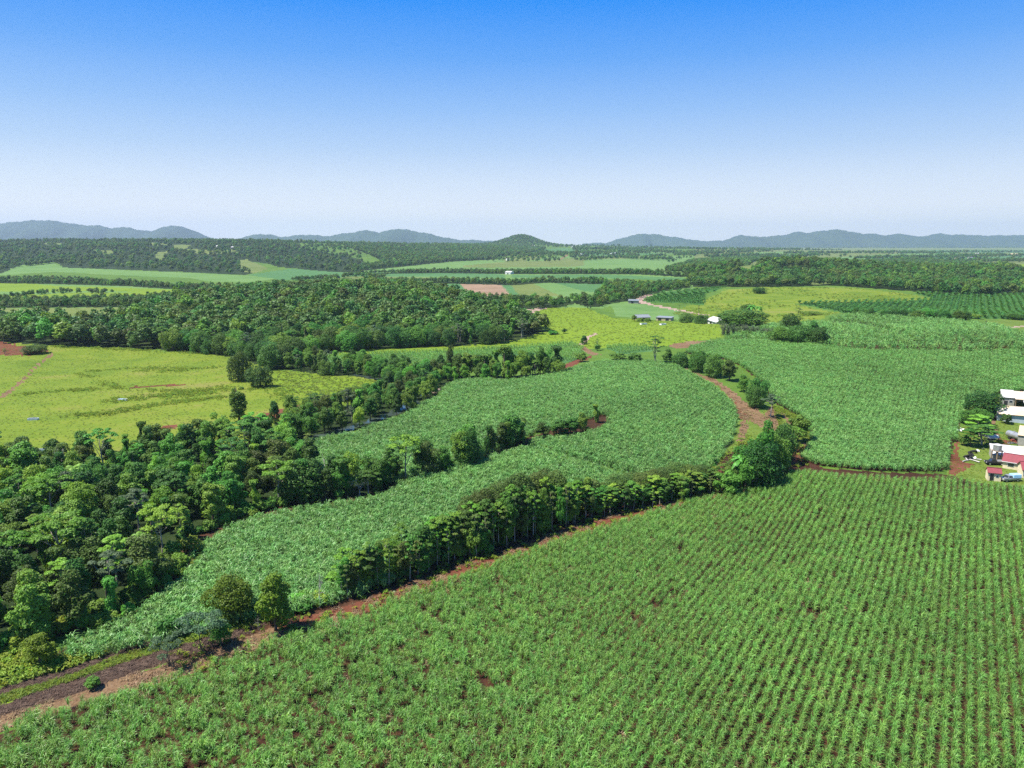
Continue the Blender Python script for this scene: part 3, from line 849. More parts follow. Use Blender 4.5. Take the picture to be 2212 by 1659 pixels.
tick('ground')
build_mountains()
HAZE = True
if HAZE:
    hm, HN, HL = new_mat('haze')
    ho = HN.new('ShaderNodeOutputMaterial')
    hv = HN.new('ShaderNodeVolumePrincipled')
    hv.inputs['Color'].default_value = (0.52, 0.65, 0.84, 1)
    hv.inputs['Density'].default_value = 6.0e-5
    hv.inputs['Anisotropy'].default_value = 0.2
    HL.new(hv.outputs[0], ho.inputs['Volume'])
    b = MB().box((0, 5500, 191), (26000, 15600, 412))
    haze = b.build('haze', hm)
    haze['kind'] = 'stuff'

# ------------------------------------------------------------------ plant meshes
def unit(v):
    return v / np.maximum(np.linalg.norm(v, axis=-1, keepdims=True), 1e-9)


def leaf_quads(P, Nn, size, r, aspect=0.7):
    """one leaf spray per point: a lozenge folded along its middle, facing about Nn"""
    n = len(P)
    a = unit(np.cross(Nn, r.normal(size=(n, 3))))
    b = np.cross(Nn, a)
    s = (size * r.uniform(0.6, 1.35, n))[:, None]
    tip = P + a * s * 0.6 - Nn * s * 0.12
    tail = P - a * s * 0.5 - Nn * s * 0.05
    l = P + b * s * 0.5 * aspect - Nn * s * 0.14
    rr = P - b * s * 0.5 * aspect - Nn * s * 0.14
    top = P + Nn * s * 0.04
    V = np.stack([tip, l, tail, rr, top], 1).reshape(-1, 3)
    k = np.arange(n)[:, None] * 5
    F = np.concatenate([k + np.array([0, 1, 4]), k + np.array([1, 2, 4]), k + np.array([2, 3, 4]), k + np.array([3, 0, 4])], 1).reshape(-1, 3)
    return V, F, np.repeat(r.random(n), 4)


def leaf_flat(P, Nn, size, r, aspect=0.8):
    n = len(P)
    a = unit(np.cross(Nn, r.normal(size=(n, 3))))
    b = np.cross(Nn, a)
    s = (size * r.uniform(0.6, 1.35, n))[:, None]
    V = np.stack([P + a * s * 0.55, P + b * s * 0.5 * aspect - Nn * s * 0.1, P - a * s * 0.5, P - b * s * 0.5 * aspect - Nn * s * 0.1], 1).reshape(-1, 3)
    F = np.arange(n)[:, None] * 4 + np.arange(4)[None, :]
    return V, F, r.random(n)


def lobes_crown(r, W, Hh, base, nl, nleaf, leaf, droop=0.0, flat=0.85, irregular=0.25, far=False, span=1.5, strands=0):
    """crown of many rounded boughs: W radius, Hh height, base height of the crown's underside"""
    k = np.arange(nl) + 0.5
    ph = k * 2.399963 + r.uniform(0, 6)
    cz = 1 - span * k / nl
    sr = np.where(cz < 0, np.sqrt(np.clip(1 - 0.6 * cz ** 2, 0, 1)), np.sqrt(np.clip(1 - cz ** 2, 0, 1)))
    d = np.stack([np.cos(ph) * sr, np.sin(ph) * sr, cz], 1)
    rad = r.uniform(0.26, 0.46, nl) * W
    reach = r.uniform(1 - irregular * 1.6, 1 + irregular * 0.5, nl)[:, None]
    c = d * reach * np.array([W * 0.7, W * 0.7, Hh * 0.40]) + np.array([0, 0, base + Hh * 0.5])
    w = rad ** 2
    li = r.choice(nl, nleaf * 2, p=w / w.sum())
    dd = unit(r.normal(size=(nleaf * 2, 3)) + np.array([0, 0, 0.45]))
    P = c[li] + dd * (rad[li] * r.uniform(0.72, 1.08, nleaf * 2))[:, None] * np.array([1, 1, flat])
    stray = r.random(nleaf * 2) < 0.10
    tw = np.sin(dd[:, 0] * 9 + li) * np.sin(dd[:, 1] * 8 + dd[:, 2] * 7 + li * 2)
    P[stray] += dd[stray] * (rad[li[stray]] * np.clip(tw[stray], 0, 1) * 0.55)[:, None]
    dist = np.linalg.norm((P[:, None, :] - c[None]) / np.array([1, 1, flat]), axis=2) / rad[None]
    dist[np.arange(len(P)), li] = 9
    keep = (dist.min(1) > 0.86) | (r.random(len(P)) < 0.12)
    P, dd = P[keep][:nleaf], dd[keep][:nleaf]
    Nn = unit(dd * 0.7 + r.normal(size=dd.shape) * 0.45 + np.array([0, 0, 0.45]))
    if strands:
        ns, k = strands, 26
        s0 = P[r.integers(0, len(P), ns)]
        drop = r.uniform(1.5, 4.5, ns)
        tt = r.random((ns, k))
        Q = s0[:, None, :] + np.stack([r.normal(0, 0.16, (ns, k)), r.normal(0, 0.16, (ns, k)), -tt * drop[:, None]], 2)
        Q = Q.reshape(-1, 3)
        Q = Q[Q[:, 2] > 0.2]
        out = Q - np.array([0, 0, base + Hh * 0.5])
        P = np.concatenate([P, Q])
        Nn = np.concatenate([Nn, unit(unit(out * [1, 1, 0.2]) + r.normal(size=Q.shape) * 0.5)])
        dd = np.concatenate([dd, unit(out)])
    if droop:
        Nn = unit(Nn + dd * np.array([1, 1, 0]) * droop)
    return (leaf_flat if far else leaf_quads)(P, Nn, leaf, r)


def pads_crown(r, W, top, low, npad, nleaf, leaf, padr=(0.22, 0.4), cone=0.35):
    """crown of flat leafy shelves, one above the other, as on tropical umbrella trees"""
    t = (np.arange(npad) + 0.5) / npad
    z = low + (top - low) * t ** 0.8
    rr = W * np.sqrt(np.clip(1 - ((t - cone) / (1.05 - cone)).clip(0, 1) ** 2, 0.05, 1)) * np.sqrt(r.uniform(0.05, 1, npad))
    rr[-1] = 0.1 * W
    a = np.arange(npad) * 2.399963 + r.uniform(0, 6)
    c = np.stack([np.cos(a) * rr, np.sin(a) * rr, z], 1)
    pr = r.uniform(*padr, npad) * W
    li = r.choice(npad, nleaf, p=pr ** 2 / (pr ** 2).sum())
    q = np.sqrt(r.random(nleaf)) * 1.0
    b = r.uniform(0, 2 * PI, nleaf)
    edge = 1 + 0.25 * np.sin(b * 3 + li) + 0.15 * np.sin(b * 7 + li * 2.3)
    x, y = np.cos(b) * q * edge, np.sin(b) * q * edge
    P = c[li] + np.stack([x * pr[li], y * pr[li], pr[li] * (0.34 * (1 - q ** 2) + r.uniform(-0.14, 0.06, nleaf))], 1)
    Nn = unit(np.stack([x * 0.55, y * 0.55, np.full(nleaf, 1.0)], 1) + r.normal(size=(nleaf, 3)) * 0.38)
    V, F, lv = leaf_quads(P, Nn, leaf, r)
    return (V, F, lv), c


def vine_crown(r, W, Hh, nleaf, leaf, flare=0.35):
    """a trunk wrapped from foot to top in hanging creeper"""
    z = r.random(nleaf) ** 0.85
    a = r.uniform(0, 2 * PI, nleaf)
    p1, p2, p3 = r.uniform(0, 6, 3)
    prof = W * (0.62 + 0.22 * np.sin(z * 9 + p1) + 0.16 * np.sin(z * 17 + p2) + flare * (z > 0.86) * 0.9 + 0.25 * (1 - z) ** 2)
    lump = 1 + 0.28 * np.sin(a * 2 + z * 6 + p3) + 0.18 * np.sin(a * 5 - z * 13 + p1)
    rr = prof * lump * r.uniform(0.75, 1.05, nleaf)
    capm = r.random(nleaf) < 0.16
    rr[capm] *= np.sqrt(r.random(capm.sum()))
    z[capm] = r.uniform(0.93, 1.0, capm.sum())
    bend = W * 0.5
    P = np.stack([np.cos(a) * rr + bend * np.sin(z * 2 + p1), np.sin(a) * rr + bend * np.sin(z * 2.4 + p2), 0.3 + z * Hh], 1)
    Nn = unit(np.stack([np.cos(a), np.sin(a), np.where(capm, 2.0, 0.35)], 1) + r.normal(size=(nleaf, 3)) * 0.4)
    V, F, lv = leaf_quads(P, Nn, leaf, r)
    return V, F, lv


def join(parts):
    Vs, Fs, Ls, o = [], [], [], 0
    for V, F, l in parts:
        Vs.append(V)
        Fs.append(F + o)
        Ls.append(l)
        o += len(V)
    return np.concatenate(Vs), np.concatenate(Fs), np.concatenate(Ls)


def trunk_mesh(name, r, h, r0, limbs, mat, lean=0.3, n=7, split=0.5):
    """tapered trunk with limbs that reach for the given points"""
    mb = MB()
    ph = r.uniform(0, 6)
    pts = [(lean * math.sin(ph + t * 2.2) * t * 1.2, lean * math.cos(ph * 1.3 + t * 1.9) * t * 1.2, t * h - 0.25 * (t == 0)) for t in (0, 0.12, 0.35, 0.6, 0.82, 1.0)]
    mb.tube(pts, [r0 * 1.5, r0 * 1.05, r0 * 0.9, r0 * 0.75, r0 * 0.55, r0 * 0.3], n)
    for c in limbs:
        t = r.uniform(split, 0.9)
        i = min(4, int(t * 5))
        p0 = Vector(pts[i])
        c = Vector(c)
        if c.z < p0.z + 0.3:
            p0 = Vector(pts[max(1, i - 1)])
        mid = p0.lerp(c, 0.5) + Vector((0, 0, -0.08 * (c - p0).length))
        mb.tube([p0, mid, c], [r0 * 0.5, r0 * 0.32, r0 * 0.12], 5)
    fs = []
    if mb.q: fs.append(np.array(mb.q))
    if mb.t: fs.append(np.array(mb.t))
    return mesh_np(name, np.array(mb.v), fs, mat, True)


PROTO = {}


def proto(kind, crown, trunk, parts=('trunk', 'crown')):
    PROTO.setdefault(kind, []).append((trunk, crown))


def make_protos():
    r = np.random.default_rng(11)
    # rounded forest trees, 11 to 13 m
    for i in range(9):
        mat = M[['leaf_dark', 'leaf_mid', 'leaf_dark', 'leaf_mid', 'leaf_bright', 'leaf_dark', 'leaf_mid', 'leaf_olive', 'leaf_mid'][i]]
        W, Hh, b = r.uniform(2.7, 3.6), r.uniform(8.5, 10.5), r.uniform(0.2, 1.4)
        V, F, l = lobes_crown(r, W, Hh, b, int(r.integers(20, 32)), 2900, 0.46, irregular=0.55, span=1.9, strands=[0, 22, 8, 30, 0, 26, 14, 0, 30][i])
        limbs = [(math.cos(a) * W * 0.5, math.sin(a) * W * 0.5, b + Hh * r.uniform(0.4, 0.7)) for a in r.uniform(0, 6.28, 4)]
        proto('round', mesh_np('crown', V, F, mat, leafvar=l), trunk_mesh('trunk', r, b + Hh * 0.7, 0.22, limbs, M['bark']))
    # broad mounded crowns
    for i in range(3):
        W, Hh, b = r.uniform(4.6, 5.6), r.uniform(8.5, 10), r.uniform(-0.2, 0.5)
        V, F, l = lobes_crown(r, W, Hh, b, 50, 6000, 0.48, irregular=0.5, span=1.95, strands=20)
        limbs = [(math.cos(a) * W * 0.6, math.sin(a) * W * 0.6, b + Hh * r.uniform(0.35, 0.7)) for a in r.uniform(0, 6.28, 6)]
        proto('broad', mesh_np('crown', V, F, M[['leaf_dark', 'leaf_dark', 'leaf_mid'][i]], leafvar=l), trunk_mesh('trunk', r, b + Hh * 0.6, 0.35, limbs, M['bark'], split=0.25))
    # tall columns of leaf from foot to top
    for i in range(2):
        V, F, l = lobes_crown(r, 2.6, 12.5, -0.3, 44, 3200, 0.5, irregular=0.4, span=2.0)
        proto('column', mesh_np('crown', V, F, M['leaf_mid'], leafvar=l), trunk_mesh('trunk', r, 10.5, 0.3, [(1, .5, 7), (-1, .4, 8), (.3, -1, 9)], M['bark']))
    # shelf-crowned trees
    for i in range(7):
        W, top, low = r.uniform(2.4, 3.6), r.uniform(10, 12.5), r.uniform(3.4, 5.2)
        (V, F, l), c = pads_crown(r, W, top, low, int(r.integers(16, 24)), 2600, 0.48)
        mat = M[['leaf_bright', 'leaf_mid', 'leaf_bright', 'leaf_mid', 'leaf_bright', 'leaf_dark', 'leaf_mid'][i]]
        proto('shelf', mesh_np('crown', V, F, mat, leafvar=l), trunk_mesh('trunk', r, top - 0.8, 0.17, c[::3], M['bark_pale' if i % 2 == 0 else 'bark']))
    # open shelf trees of the forest, sparse
    for i in range(4):
        W, top, low = r.uniform(3.4, 4.6), r.uniform(11, 13), r.uniform(6.5, 8.0)
        (V, F, l), c = pads_crown(r, W, top, low, 15, 1700, 0.55, (0.2, 0.34), 0.6)
        proto('spreading', mesh_np('crown', V, F, M[['leaf_mid', 'leaf_dark', 'leaf_bright', 'leaf_grey'][i]], leafvar=l), trunk_mesh('trunk', r, top - 2.0, 0.2, c[::2], M['bark_pale'], split=0.55))
    # creeper towers
    for i in range(6):
        W, Hh = r.uniform(1.0, 1.9), r.uniform(8, 11)
        V, F, l = vine_crown(r, W, Hh, 1900, 0.5, flare=r.uniform(0, 0.5))
        proto('vine', mesh_np('creeper', V, F, M[['leaf_dark', 'leaf_mid', 'leaf_bright'][i % 3]], leafvar=l), trunk_mesh('trunk', r, Hh * 0.97, 0.22, [], M['bark']))
    # slim trees with bare stems along the hedge
    for i in range(6):
        W, top, low = r.uniform(1.2, 2.0), r.uniform(8.5, 11), r.uniform(2.6, 4.8)
        (V, F, l), c = pads_crown(r, W, top, low, 12, 1100, 0.42, (0.3, 0.5), 0.5)
        proto('slim', mesh_np('crown', V, F, M[['leaf_mid', 'leaf_bright', 'leaf_olive', 'leaf_mid', 'leaf_dark', 'leaf_olive'][i]], leafvar=l), trunk_mesh('trunk', r, top - 0.5, 0.11, c[::3], M['bark_pale'], lean=0.6, n=6))
    # fine-leaved dark domes (she-oak like)
    for i in range(4):
        W, Hh, b = r.uniform(3.0, 4.0), r.uniform(6.5, 8), r.uniform(4.0, 5.2)
        V, F, l = lobes_crown(r, W, Hh, b, 36, 4200, 0.34, irregular=0.22)
        proto('dome', mesh_np('crown', V, F, M['leaf_olive'], leafvar=l), trunk_mesh('trunk', r, b + Hh * 0.6, 0.2, [(1.5, 0.5, b + 3), (-1.4, 0.7, b + 3.4), (0.2, -1.6, b + 3)], M['bark']))
    # flat-topped pale acacias
    for i in range(3):
        (V, F, l), c = pads_crown(r, 3.4, 5.2, 3.2, 12, 1500, 0.36, (0.28, 0.42), 0.8)
        proto('flat', mesh_np('crown', V, F, M['leaf_pale'], leafvar=l), trunk_mesh('trunk', r, 3.4, 0.13, c[::2], M['bark'], lean=0.8, split=0.3))
    # shrubs
    for i in range(5):
        W, Hh = r.uniform(1.2, 1.9), r.uniform(1.8, 2.8)
        V, F, l = lobes_crown(r, W, Hh * 1.2, -0.1, 12, 700, 0.42, irregular=0.3)
        proto('shrub', mesh_np('foliage', V, F, M[['leaf_mid', 'leaf_dark', 'weed_leaf', 'leaf_mid', 'leaf_bright'][i]], leafvar=l), trunk_mesh('stem', r, Hh * 0.6, 0.07, [(0.4, 0.2, Hh * .6), (-0.4, 0.3, Hh * .6)], M['bark']))
    # tall open tree
    for i in range(2):
        (V, F, l), c = pads_crown(r, 3.0, 14, 6.0, 14, 1500, 0.5, (0.22, 0.36), 0.35)
        proto('tall', mesh_np('crown', V, F, M['leaf_dark'], leafvar=l), trunk_mesh('trunk', r, 13.3, 0.22, c[::1], M['bark_pale'], split=0.3))
    # bamboo clump
    for i in range(3):
        n = 900
        a = r.uniform(0, 6.28, n)
        s = r.random(n)
        st = r.integers(0, 26, n)
        sa, sl = r.uniform(0, 6.28, 26), r.uniform(0.2, 1, 26)
        P = np.stack([np.cos(sa[st]) * sl[st] * (0.6 + 2.2 * s ** 2), np.sin(sa[st]) * sl[st] * (0.6 + 2.2 * s ** 2), 0.4 + 5.6 * s * (1.1 - 0.2 * sl[st])], 1) + r.normal(size=(n, 3)) * 0.22
        V, F, l = leaf_quads(P, unit(r.normal(size=(n, 3)) + [0, 0, 0.5]), 0.5, r, 0.4)
        mb = MB()
        for q in range(26):
            mb.tube([(np.cos(sa[q]) * sl[q] * k, np.sin(sa[q]) * sl[q] * k, z) for k, z in ((0.5, -0.1), (0.8, 2.5), (1.6, 4.6), (2.6, 5.6))], [0.05, 0.045, 0.035, 0.015], 4)
        proto('bamboo', mesh_np('foliage', V, F, M['leaf_grey'], leafvar=l), mesh_np('canes', np.array(mb.v), [np.array(mb.q), np.array(mb.t)], M['bark_pale']))
    # palms
    for i in range(3):
        hgt = [6.5, 5.0, 4.0][i]
        Vs, Fs, Ls = [], [], []
        o = 0
        for q in range(15):
            az = q * 2.4 + r.uniform(-0.2, 0.2)
            up = 0.95 - 1.3 * q / 15
            L = r.uniform(2.0, 2.5)
            prev = None
            for sg in range(7):
                t = sg / 6
                x = L * t * math.cos(up) * (1 - 0.12 * t)
                z = hgt + L * t * math.sin(up) - 1.5 * t * t
                w = 0.42 * math.sin(PI * (0.12 + 0.85 * t))
                dx, dy = math.cos(az), math.sin(az)
                Vs += [(x * dx - w * dy, x * dy + w * dx, z - w * 0.5), (x * dx, x * dy, z), (x * dx + w * dy, x * dy - w * dx, z - w * 0.5)]
                if sg:
                    for k in (0, 1):
                        Fs.append((o - 3 + k, o - 2 + k, o + 1 + k, o + k))
                        Ls.append(r.random())
                o += 3
        mb = MB().tube([(0, 0, -0.2), (0.05, 0, hgt * 0.3), (0.15, 0.05, hgt * 0.7), (0, 0, hgt)], [0.17, 0.13, 0.12, 0.12], 8)
        proto('palm', mesh_np('fronds', np.array(Vs), np.array(Fs), M['leaf_mid'], leafvar=np.array(Ls)), mesh_np('trunk', np.array(mb.v), [np.array(mb.q), np.array(mb.t)], M['bark_pale'], True))
    # dead trees: bare forked limbs
    for i in range(4):
        mb = MB()

        def fork(p, d, L, rad, depth):
            e = p + d * L
            mid = p.lerp(e, 0.5) + Vector(r.normal(size=3)) * L * 0.06
            mb.tube([p, mid, e], [rad, rad * 0.8, rad * 0.6], 5)
            if depth:
                for _ in range(3 if depth > 1 else 2):
                    nd = (d + Vector(r.normal(size=3)) * 0.5 + Vector((0, 0, 0.12))).normalized()
                    fork(e, nd, L * r.uniform(0.5, 0.75), rad * 0.55, depth - 1)
        for _ in range(2):
            fork(Vector((r.uniform(-.2, .2), r.uniform(-.2, .2), -0.2)), Vector((r.uniform(-.3, .3), r.uniform(-.3, .3), 1)).normalized(), r.uniform(2.6, 3.4), 0.13, 3)
        me = mesh_np('limbs', np.array(mb.v), [np.array(mb.q), np.array(mb.t)], M['dead_wood'], True)
        proto('dead', me, None)
    # far crowns of few leaves, on a short trunk
    far = []
    for i in range(10):
        W, Hh, b = r.uniform(3.0, 4.6), r.uniform(6, 9), r.uniform(1.0, 2.0)
        V, F, l = lobes_crown(r, W, Hh, b, 20, 620, 0.9, irregular=0.5, far=True, span=1.8)
        far.append(mesh_np('far_crown', V, F, M[['leaf_far', 'leaf_dark', 'leaf_mid', 'leaf_far', 'leaf_olive'][i % 5]], leafvar=l))
    # a conifer-like dark spire now and then
    return far


FAR_CROWNS = make_protos()

tick('protos')
NAMES = {'round': ('rainforest_tree', 'tree'), 'broad': ('broad_tree', 'tree'), 'shelf': ('shelf_crowned_tree', 'tree'), 'spreading': ('spreading_tree', 'tree'), 'vine': ('creeper_covered_tree', 'tree'), 'slim': ('slender_tree', 'tree'),
         'dome': ('domed_tree', 'tree'), 'flat': ('flat_topped_tree', 'tree'), 'shrub': ('shrub', 'shrub'), 'tall': ('tall_open_tree', 'tree'), 'column': ('column_shaped_tree', 'tree'), 'bamboo': ('bamboo_clump', 'bamboo'), 'palm': ('palm_tree', 'palm'), 'dead': ('dead_tree', 'dead tree')}
NOM_H = {}
for k, v in PROTO.items():
    NOM_H[k] = [max(max((p.co.z for p in c.vertices), default=1), 1) for t, c in v]
NOM_W = {k: [max(max(abs(p.co.x) for p in c.vertices), 0.3) for t, c in v] for k, v in PROTO.items()}


def plant(kind, x, y, h=None, w=None, label=None, group=None, which=None, rz=None, sink=0.0):
    """a tree: an Empty at its foot with the trunk and the crown as parts; meshes are shared between trees of one build"""
    i = int(rng.integers(len(PROTO[kind]))) if which is None else which % len(PROTO[kind])
    tr, cr = PROTO[kind][i]
    s = (h / NOM_H[kind][i]) if h else float(rng.uniform(0.82, 1.2))
    sw = (w / NOM_W[kind][i]) if w else s * float(rng.uniform(0.9, 1.12))
    z = float(H(x, y)) - sink
    nm, cat = NAMES[kind]
    t = thing(nm, label, cat, (x, y, z), float(rng.uniform(0, 6.28)) if rz is None else rz, group, (sw, sw, s))
    if tr:
        link(tr.name.split('.')[0], tr, t)
    link(cr.name.split('.')[0], cr, t)
    return t


def spread(poly_w, gap, n_max=100000, r=rng, tries=14):
    """points scattered over an outline, no two nearer than the gap"""
    lo, hi = poly_w.min(0), poly_w.max(0)
    area = (hi - lo).prod()
    n = int(min(area / gap ** 2 * tries * 0.5, 400000))
    P = r.uniform(lo, hi, (n, 2))
    P = P[inside(P, poly_w)]
    cell = {}
    out = []
    g = gap
    for p in P:
        k = (int(p[0] // g), int(p[1] // g))
        ok = True
        for a in (-1, 0, 1):
            for b in (-1, 0, 1):
                for q in cell.get((k[0] + a, k[1] + b), ()):
                    if (q[0] - p[0]) ** 2 + (q[1] - p[1]) ** 2 < g * g:
                        ok = False
                        break
                if not ok: break
            if not ok: break
        if ok:
            cell.setdefault(k, []).append(p)
            out.append(p)
            if len(out) >= n_max:
                break
    return np.array(out).reshape(-1, 2)


# ------------------------------------------------------------------ sugarcane
def cane_plant(r, nleaf, width, hgt, reach, seg=4, wide=0.18):
    """a clump of upright canes whose long leaves arch over"""
    Vs, Fs, Ls = [], [], []
    o = 0
    for k in range(nleaf):
        az = k * 2.39996 + r.uniform(-0.5, 0.5)
        bx, by = r.normal(0, wide, 2)
        z0 = hgt * r.uniform(0.12, 0.55)
        L = reach * r.uniform(0.7, 1.25)
        rise = hgt * r.uniform(0.35, 0.62)
        w = width * r.uniform(0.8, 1.2)
        dx, dy = math.cos(az), math.sin(az)
        nx, ny = -dy, dx
        for sg in range(seg + 1):
            t = sg / seg
            d = L * (0.18 * t + 0.82 * t ** 1.7)
            z = z0 + rise * (2.1 * t - 1.55 * t * t)
            ww = w * (0.75 + 0.6 * t - 1.32 * t * t) if t < 1 else 0.012
            Vs += [(bx + dx * d + nx * ww / 2, by + dy * d + ny * ww / 2, z + 0.25 * ww), (bx + dx * d - nx * ww / 2, by + dy * d - ny * ww / 2, z - 0.1 * ww)]
            if sg:
                Fs.append((o - 2, o - 1, o + 1, o))
                Ls.append(r.random() if sg == 1 else Ls[-1])
            o += 2
    mb = MB()
    return np.array(Vs), np.array(Fs), np.array(Ls)


ROW_AZ = math.radians(31.8)
RD = np.array([math.sin(ROW_AZ), math.cos(ROW_AZ)])
RN = np.array([math.cos(ROW_AZ), -math.sin(ROW_AZ)])


def rows(poly_w, spacing, step, r, limit=None):
    lo, hi = poly_w.min(0), poly_w.max(0)
    cor = np.array([[lo[0], lo[1]], [hi[0], lo[1]], [lo[0], hi[1]], [hi[0], hi[1]]])
    a, b = cor @ RN, cor @ RD
    ks = np.arange(math.floor(a.min() / spacing), math.ceil(a.max() / spacing))
    ts = np.arange(b.min(), b.max(), step)
    A, B = np.meshgrid(ks * spacing, ts)
    P = A.ravel()[:, None] * RN + B.ravel()[:, None] * RD
    az = np.degrees(np.arctan2(P[:, 0], P[:, 1]))
    m = (np.abs(az) < 46) & (P[:, 1] > 40)
    P = P[m]
    return P[inside(P, poly_w)]


def fnoise(P, s, seed=0.0):
    x, y = P[:, 0] * s + seed, P[:, 1] * s + seed * 1.7
    return (np.sin(x + 1.3 * np.sin(y * 0.7)) + np.sin(y * 1.3 + 1.7 * np.sin(x * 0.6 + 1)) + 0.6 * np.sin(x * 2.3 - y * 1.9 + 0.5) + 0.5 * np.sin(x * 3.7 + y * 3.1)) / 3.1


def cane_block(name, label, polys, spacing, step, protos, jitter, gaps, height, r, sc=(0.85, 1.15)):
    Ps = [rows(w, spacing, step, r) for w in polys]
    P = np.concatenate(Ps)
    j = jitter(P) if callable(jitter) else np.full(len(P), jitter)
    P = P + r.normal(size=P.shape) * j[:, None]
    s = r.uniform(*sc, len(P)) * height(P)
    keep = r.random(len(P)) > gaps(P)
    P, s = P[keep], s[keep]
    n = len(P)
    rot = np.stack([r.normal(0, 0.12, n), r.normal(0, 0.12, n), r.uniform(0, 6.28, n)], 1)
    scl = np.stack([s * r.uniform(0.9, 1.1, n), s * r.uniform(0.9, 1.1, n), s], 1)
    Z = H(P[:, 0], P[:, 1]) - 0.05
    scatter(name, np.column_stack([P, Z]), rot, scl, r.integers(0, len(protos), n), protos, label, 'sugarcane field')
    return n


def build_cane():
    r = np.random.default_rng(21)
    near = []
    for i in range(6):
        V, F, l = cane_plant(r, 24, 0.07, 2.3, 0.80, 4, 0.13)
        near.append(mesh_np('cane_clump', V, F, M['cane_leaf'], leafvar=l))
    mid = []
    for i in range(5):
        V, F, l = cane_plant(r, 18, 0.12, 2.2, 1.05, 3, 0.2)
        mid.append(mesh_np('cane_clump', V, F, M['cane_leaf_mid'], leafvar=l))
    V, F, l = cane_plant(r, 16, 0.09, 1.6, 0.9, 3, 0.2)
    near = near * 9 + [mesh_np('cane_clump', V, F, M['dry_leaf'], leafvar=l)]
    f0 = wpoly(F0_TOP + [(2900, 1300), (3100, 1950), (-900, 1950), (-600, 1800)], 1.9)

    def unruly(P):   # rows are neat on the right and lost in lodged growth towards the left
        a = np.degrees(np.arctan2(P[:, 0], P[:, 1]))
        return np.clip(0.55 - (a + 12) / 22 * 0.47 + 0.10 * fnoise(P, 0.05, 3), 0.06, 0.7)

    def g0(P):
        thin = np.exp(-0.5 * ((P @ RN - 51.5) / 2.0) ** 2) * (fnoise(P, 0.12, 5) > -0.2) * 0.6 + np.exp(-0.5 * ((P @ RN - 42) / 1.2) ** 2) * (fnoise(P, 0.1, 2) > 0.3) * 0.5
        return np.clip(0.05 + thin + 0.75 * (fnoise(P, 0.22, 9) > 0.80) + 0.5 * (fnoise(P, 0.11, 4) > 0.9), 0, 0.9)

    def h0(P):
        a = np.degrees(np.arctan2(P[:, 0], P[:, 1]))
        wild = np.clip(0.6 - (a + 4) / 20, 0.12, 1.0)
        return 0.98 + 0.10 * fnoise(P, 0.09, 1) + 0.40 * wild * fnoise(P, 0.62, 7)
    n0 = cane_block('sugarcane', 'large foreground field of young sugarcane, in clear rows on the right and tangled on the left', [f0], 1.28, 0.42, near, unruly, g0, h0, r, (0.72, 1.02))
    lo = lambda P: np.full(len(P), 0.03)
    h1 = lambda P: 1.0 + 0.10 * fnoise(P, 0.06, 2) + 0.12 * fnoise(P, 0.4, 5)
    n1 = cane_block('sugarcane', 'sugarcane field between the front hedge of trees and the middle tree line', [wpoly(M2, 0.3)], 1.4, 0.55, mid, 0.4, lo, h1, r)
    g1 = lambda P: np.where(np.abs((P[:, 0] - 5) * 0.72 + (P[:, 1] - 215) * 0.69) < 0, 0.9, 0.03)
    n2 = cane_block('sugarcane', 'rounded sugarcane field beside the creek, ringed by a dirt track on its right', [wpoly(M1, 0.6)], 1.65, 0.55, mid,
                    lambda P: np.clip(0.42 - (P[:, 0] + 5) / 50 * 0.34, 0.07, 0.42), lo, h1, r)
    r1 = wpoly(R1, 0.2)

    def g2(P):   # the front rows stand thin over red earth
        d = P @ RD
        front = np.clip((186 - P[:, 1]) / 16, 0, 1)
        return np.clip(0.03 + 0.55 * front + 0.6 * np.exp(-0.5 * ((P @ RN - 22) / 1.0) ** 2) * (fnoise(P, 0.06, 2) > 0.2), 0, 0.8)
    n3 = cane_block('sugarcane', 'sugarcane field with curving rows over a low rise to the left of the farm sheds', [r1], 1.4, 0.5, mid,
                    lambda P: np.clip(0.13 + (P[:, 1] - 270) / 100 * 0.3 + (130 - P[:, 0]) / 60 * 0.1, 0.10, 0.42), g2, lambda P: h1(P) * np.clip(0.62 + (P[:, 1] - 162) / 40, 0.62, 1), r)
    # beyond the rise: one clump stands for a few
    r2 = wpoly([p for p in [(1560, 738), (1668, 705), (1790, 702), (1800, 691), (1850, 684), (1950, 691), (2050, 697), (2140, 707), (2212, 727), (2450, 733), (2450, 754), (2212, 759), (2100, 766), (2000, 762), (1840, 759), (1790, 752), (1640, 740)]])
    n4 = cane_block('sugarcane', 'smooth pale green sugarcane field on the second rise, cut by a red bank', [r2], 2.6, 2.2, mid, 0.7, lambda P: np.where(sum(inside(P, w).astype(int) for w in WP['red_bank'] + WP['grass_verge']) > 0, 1.0, 0.02), lambda P: np.full(len(P), 1.5), r, (0.95, 1.4))
    print('cane', n0, n1, n2, n3, n4)


build_cane()
tick('cane')

# ------------------------------------------------------------------ trees that stand out, one by one: kind, foot and top in photo points, half width in photo points, label
def tree_px(kind, foot, top_y, halfw, label, which=None, group=None):
    x, y = cast([foot])[0]
    dist = math.sqrt(x * x + y * y + (CAM_H - float(H(x, y))) ** 2)
    t = (top_y - 829.5) / 1588.0
    # height at that distance whose top shows at top_y
    z = CAM_H + math.hypot(x, y) * (-SP - t * CP) / math.hypot((foot[0] - 1106) / 1588.0, CP - t * SP)
    h = max(1.0, z - float(H(x, y)))
    return plant(kind, x, y, h, halfw * dist / 1588.0 * 1.04, label, group, which)


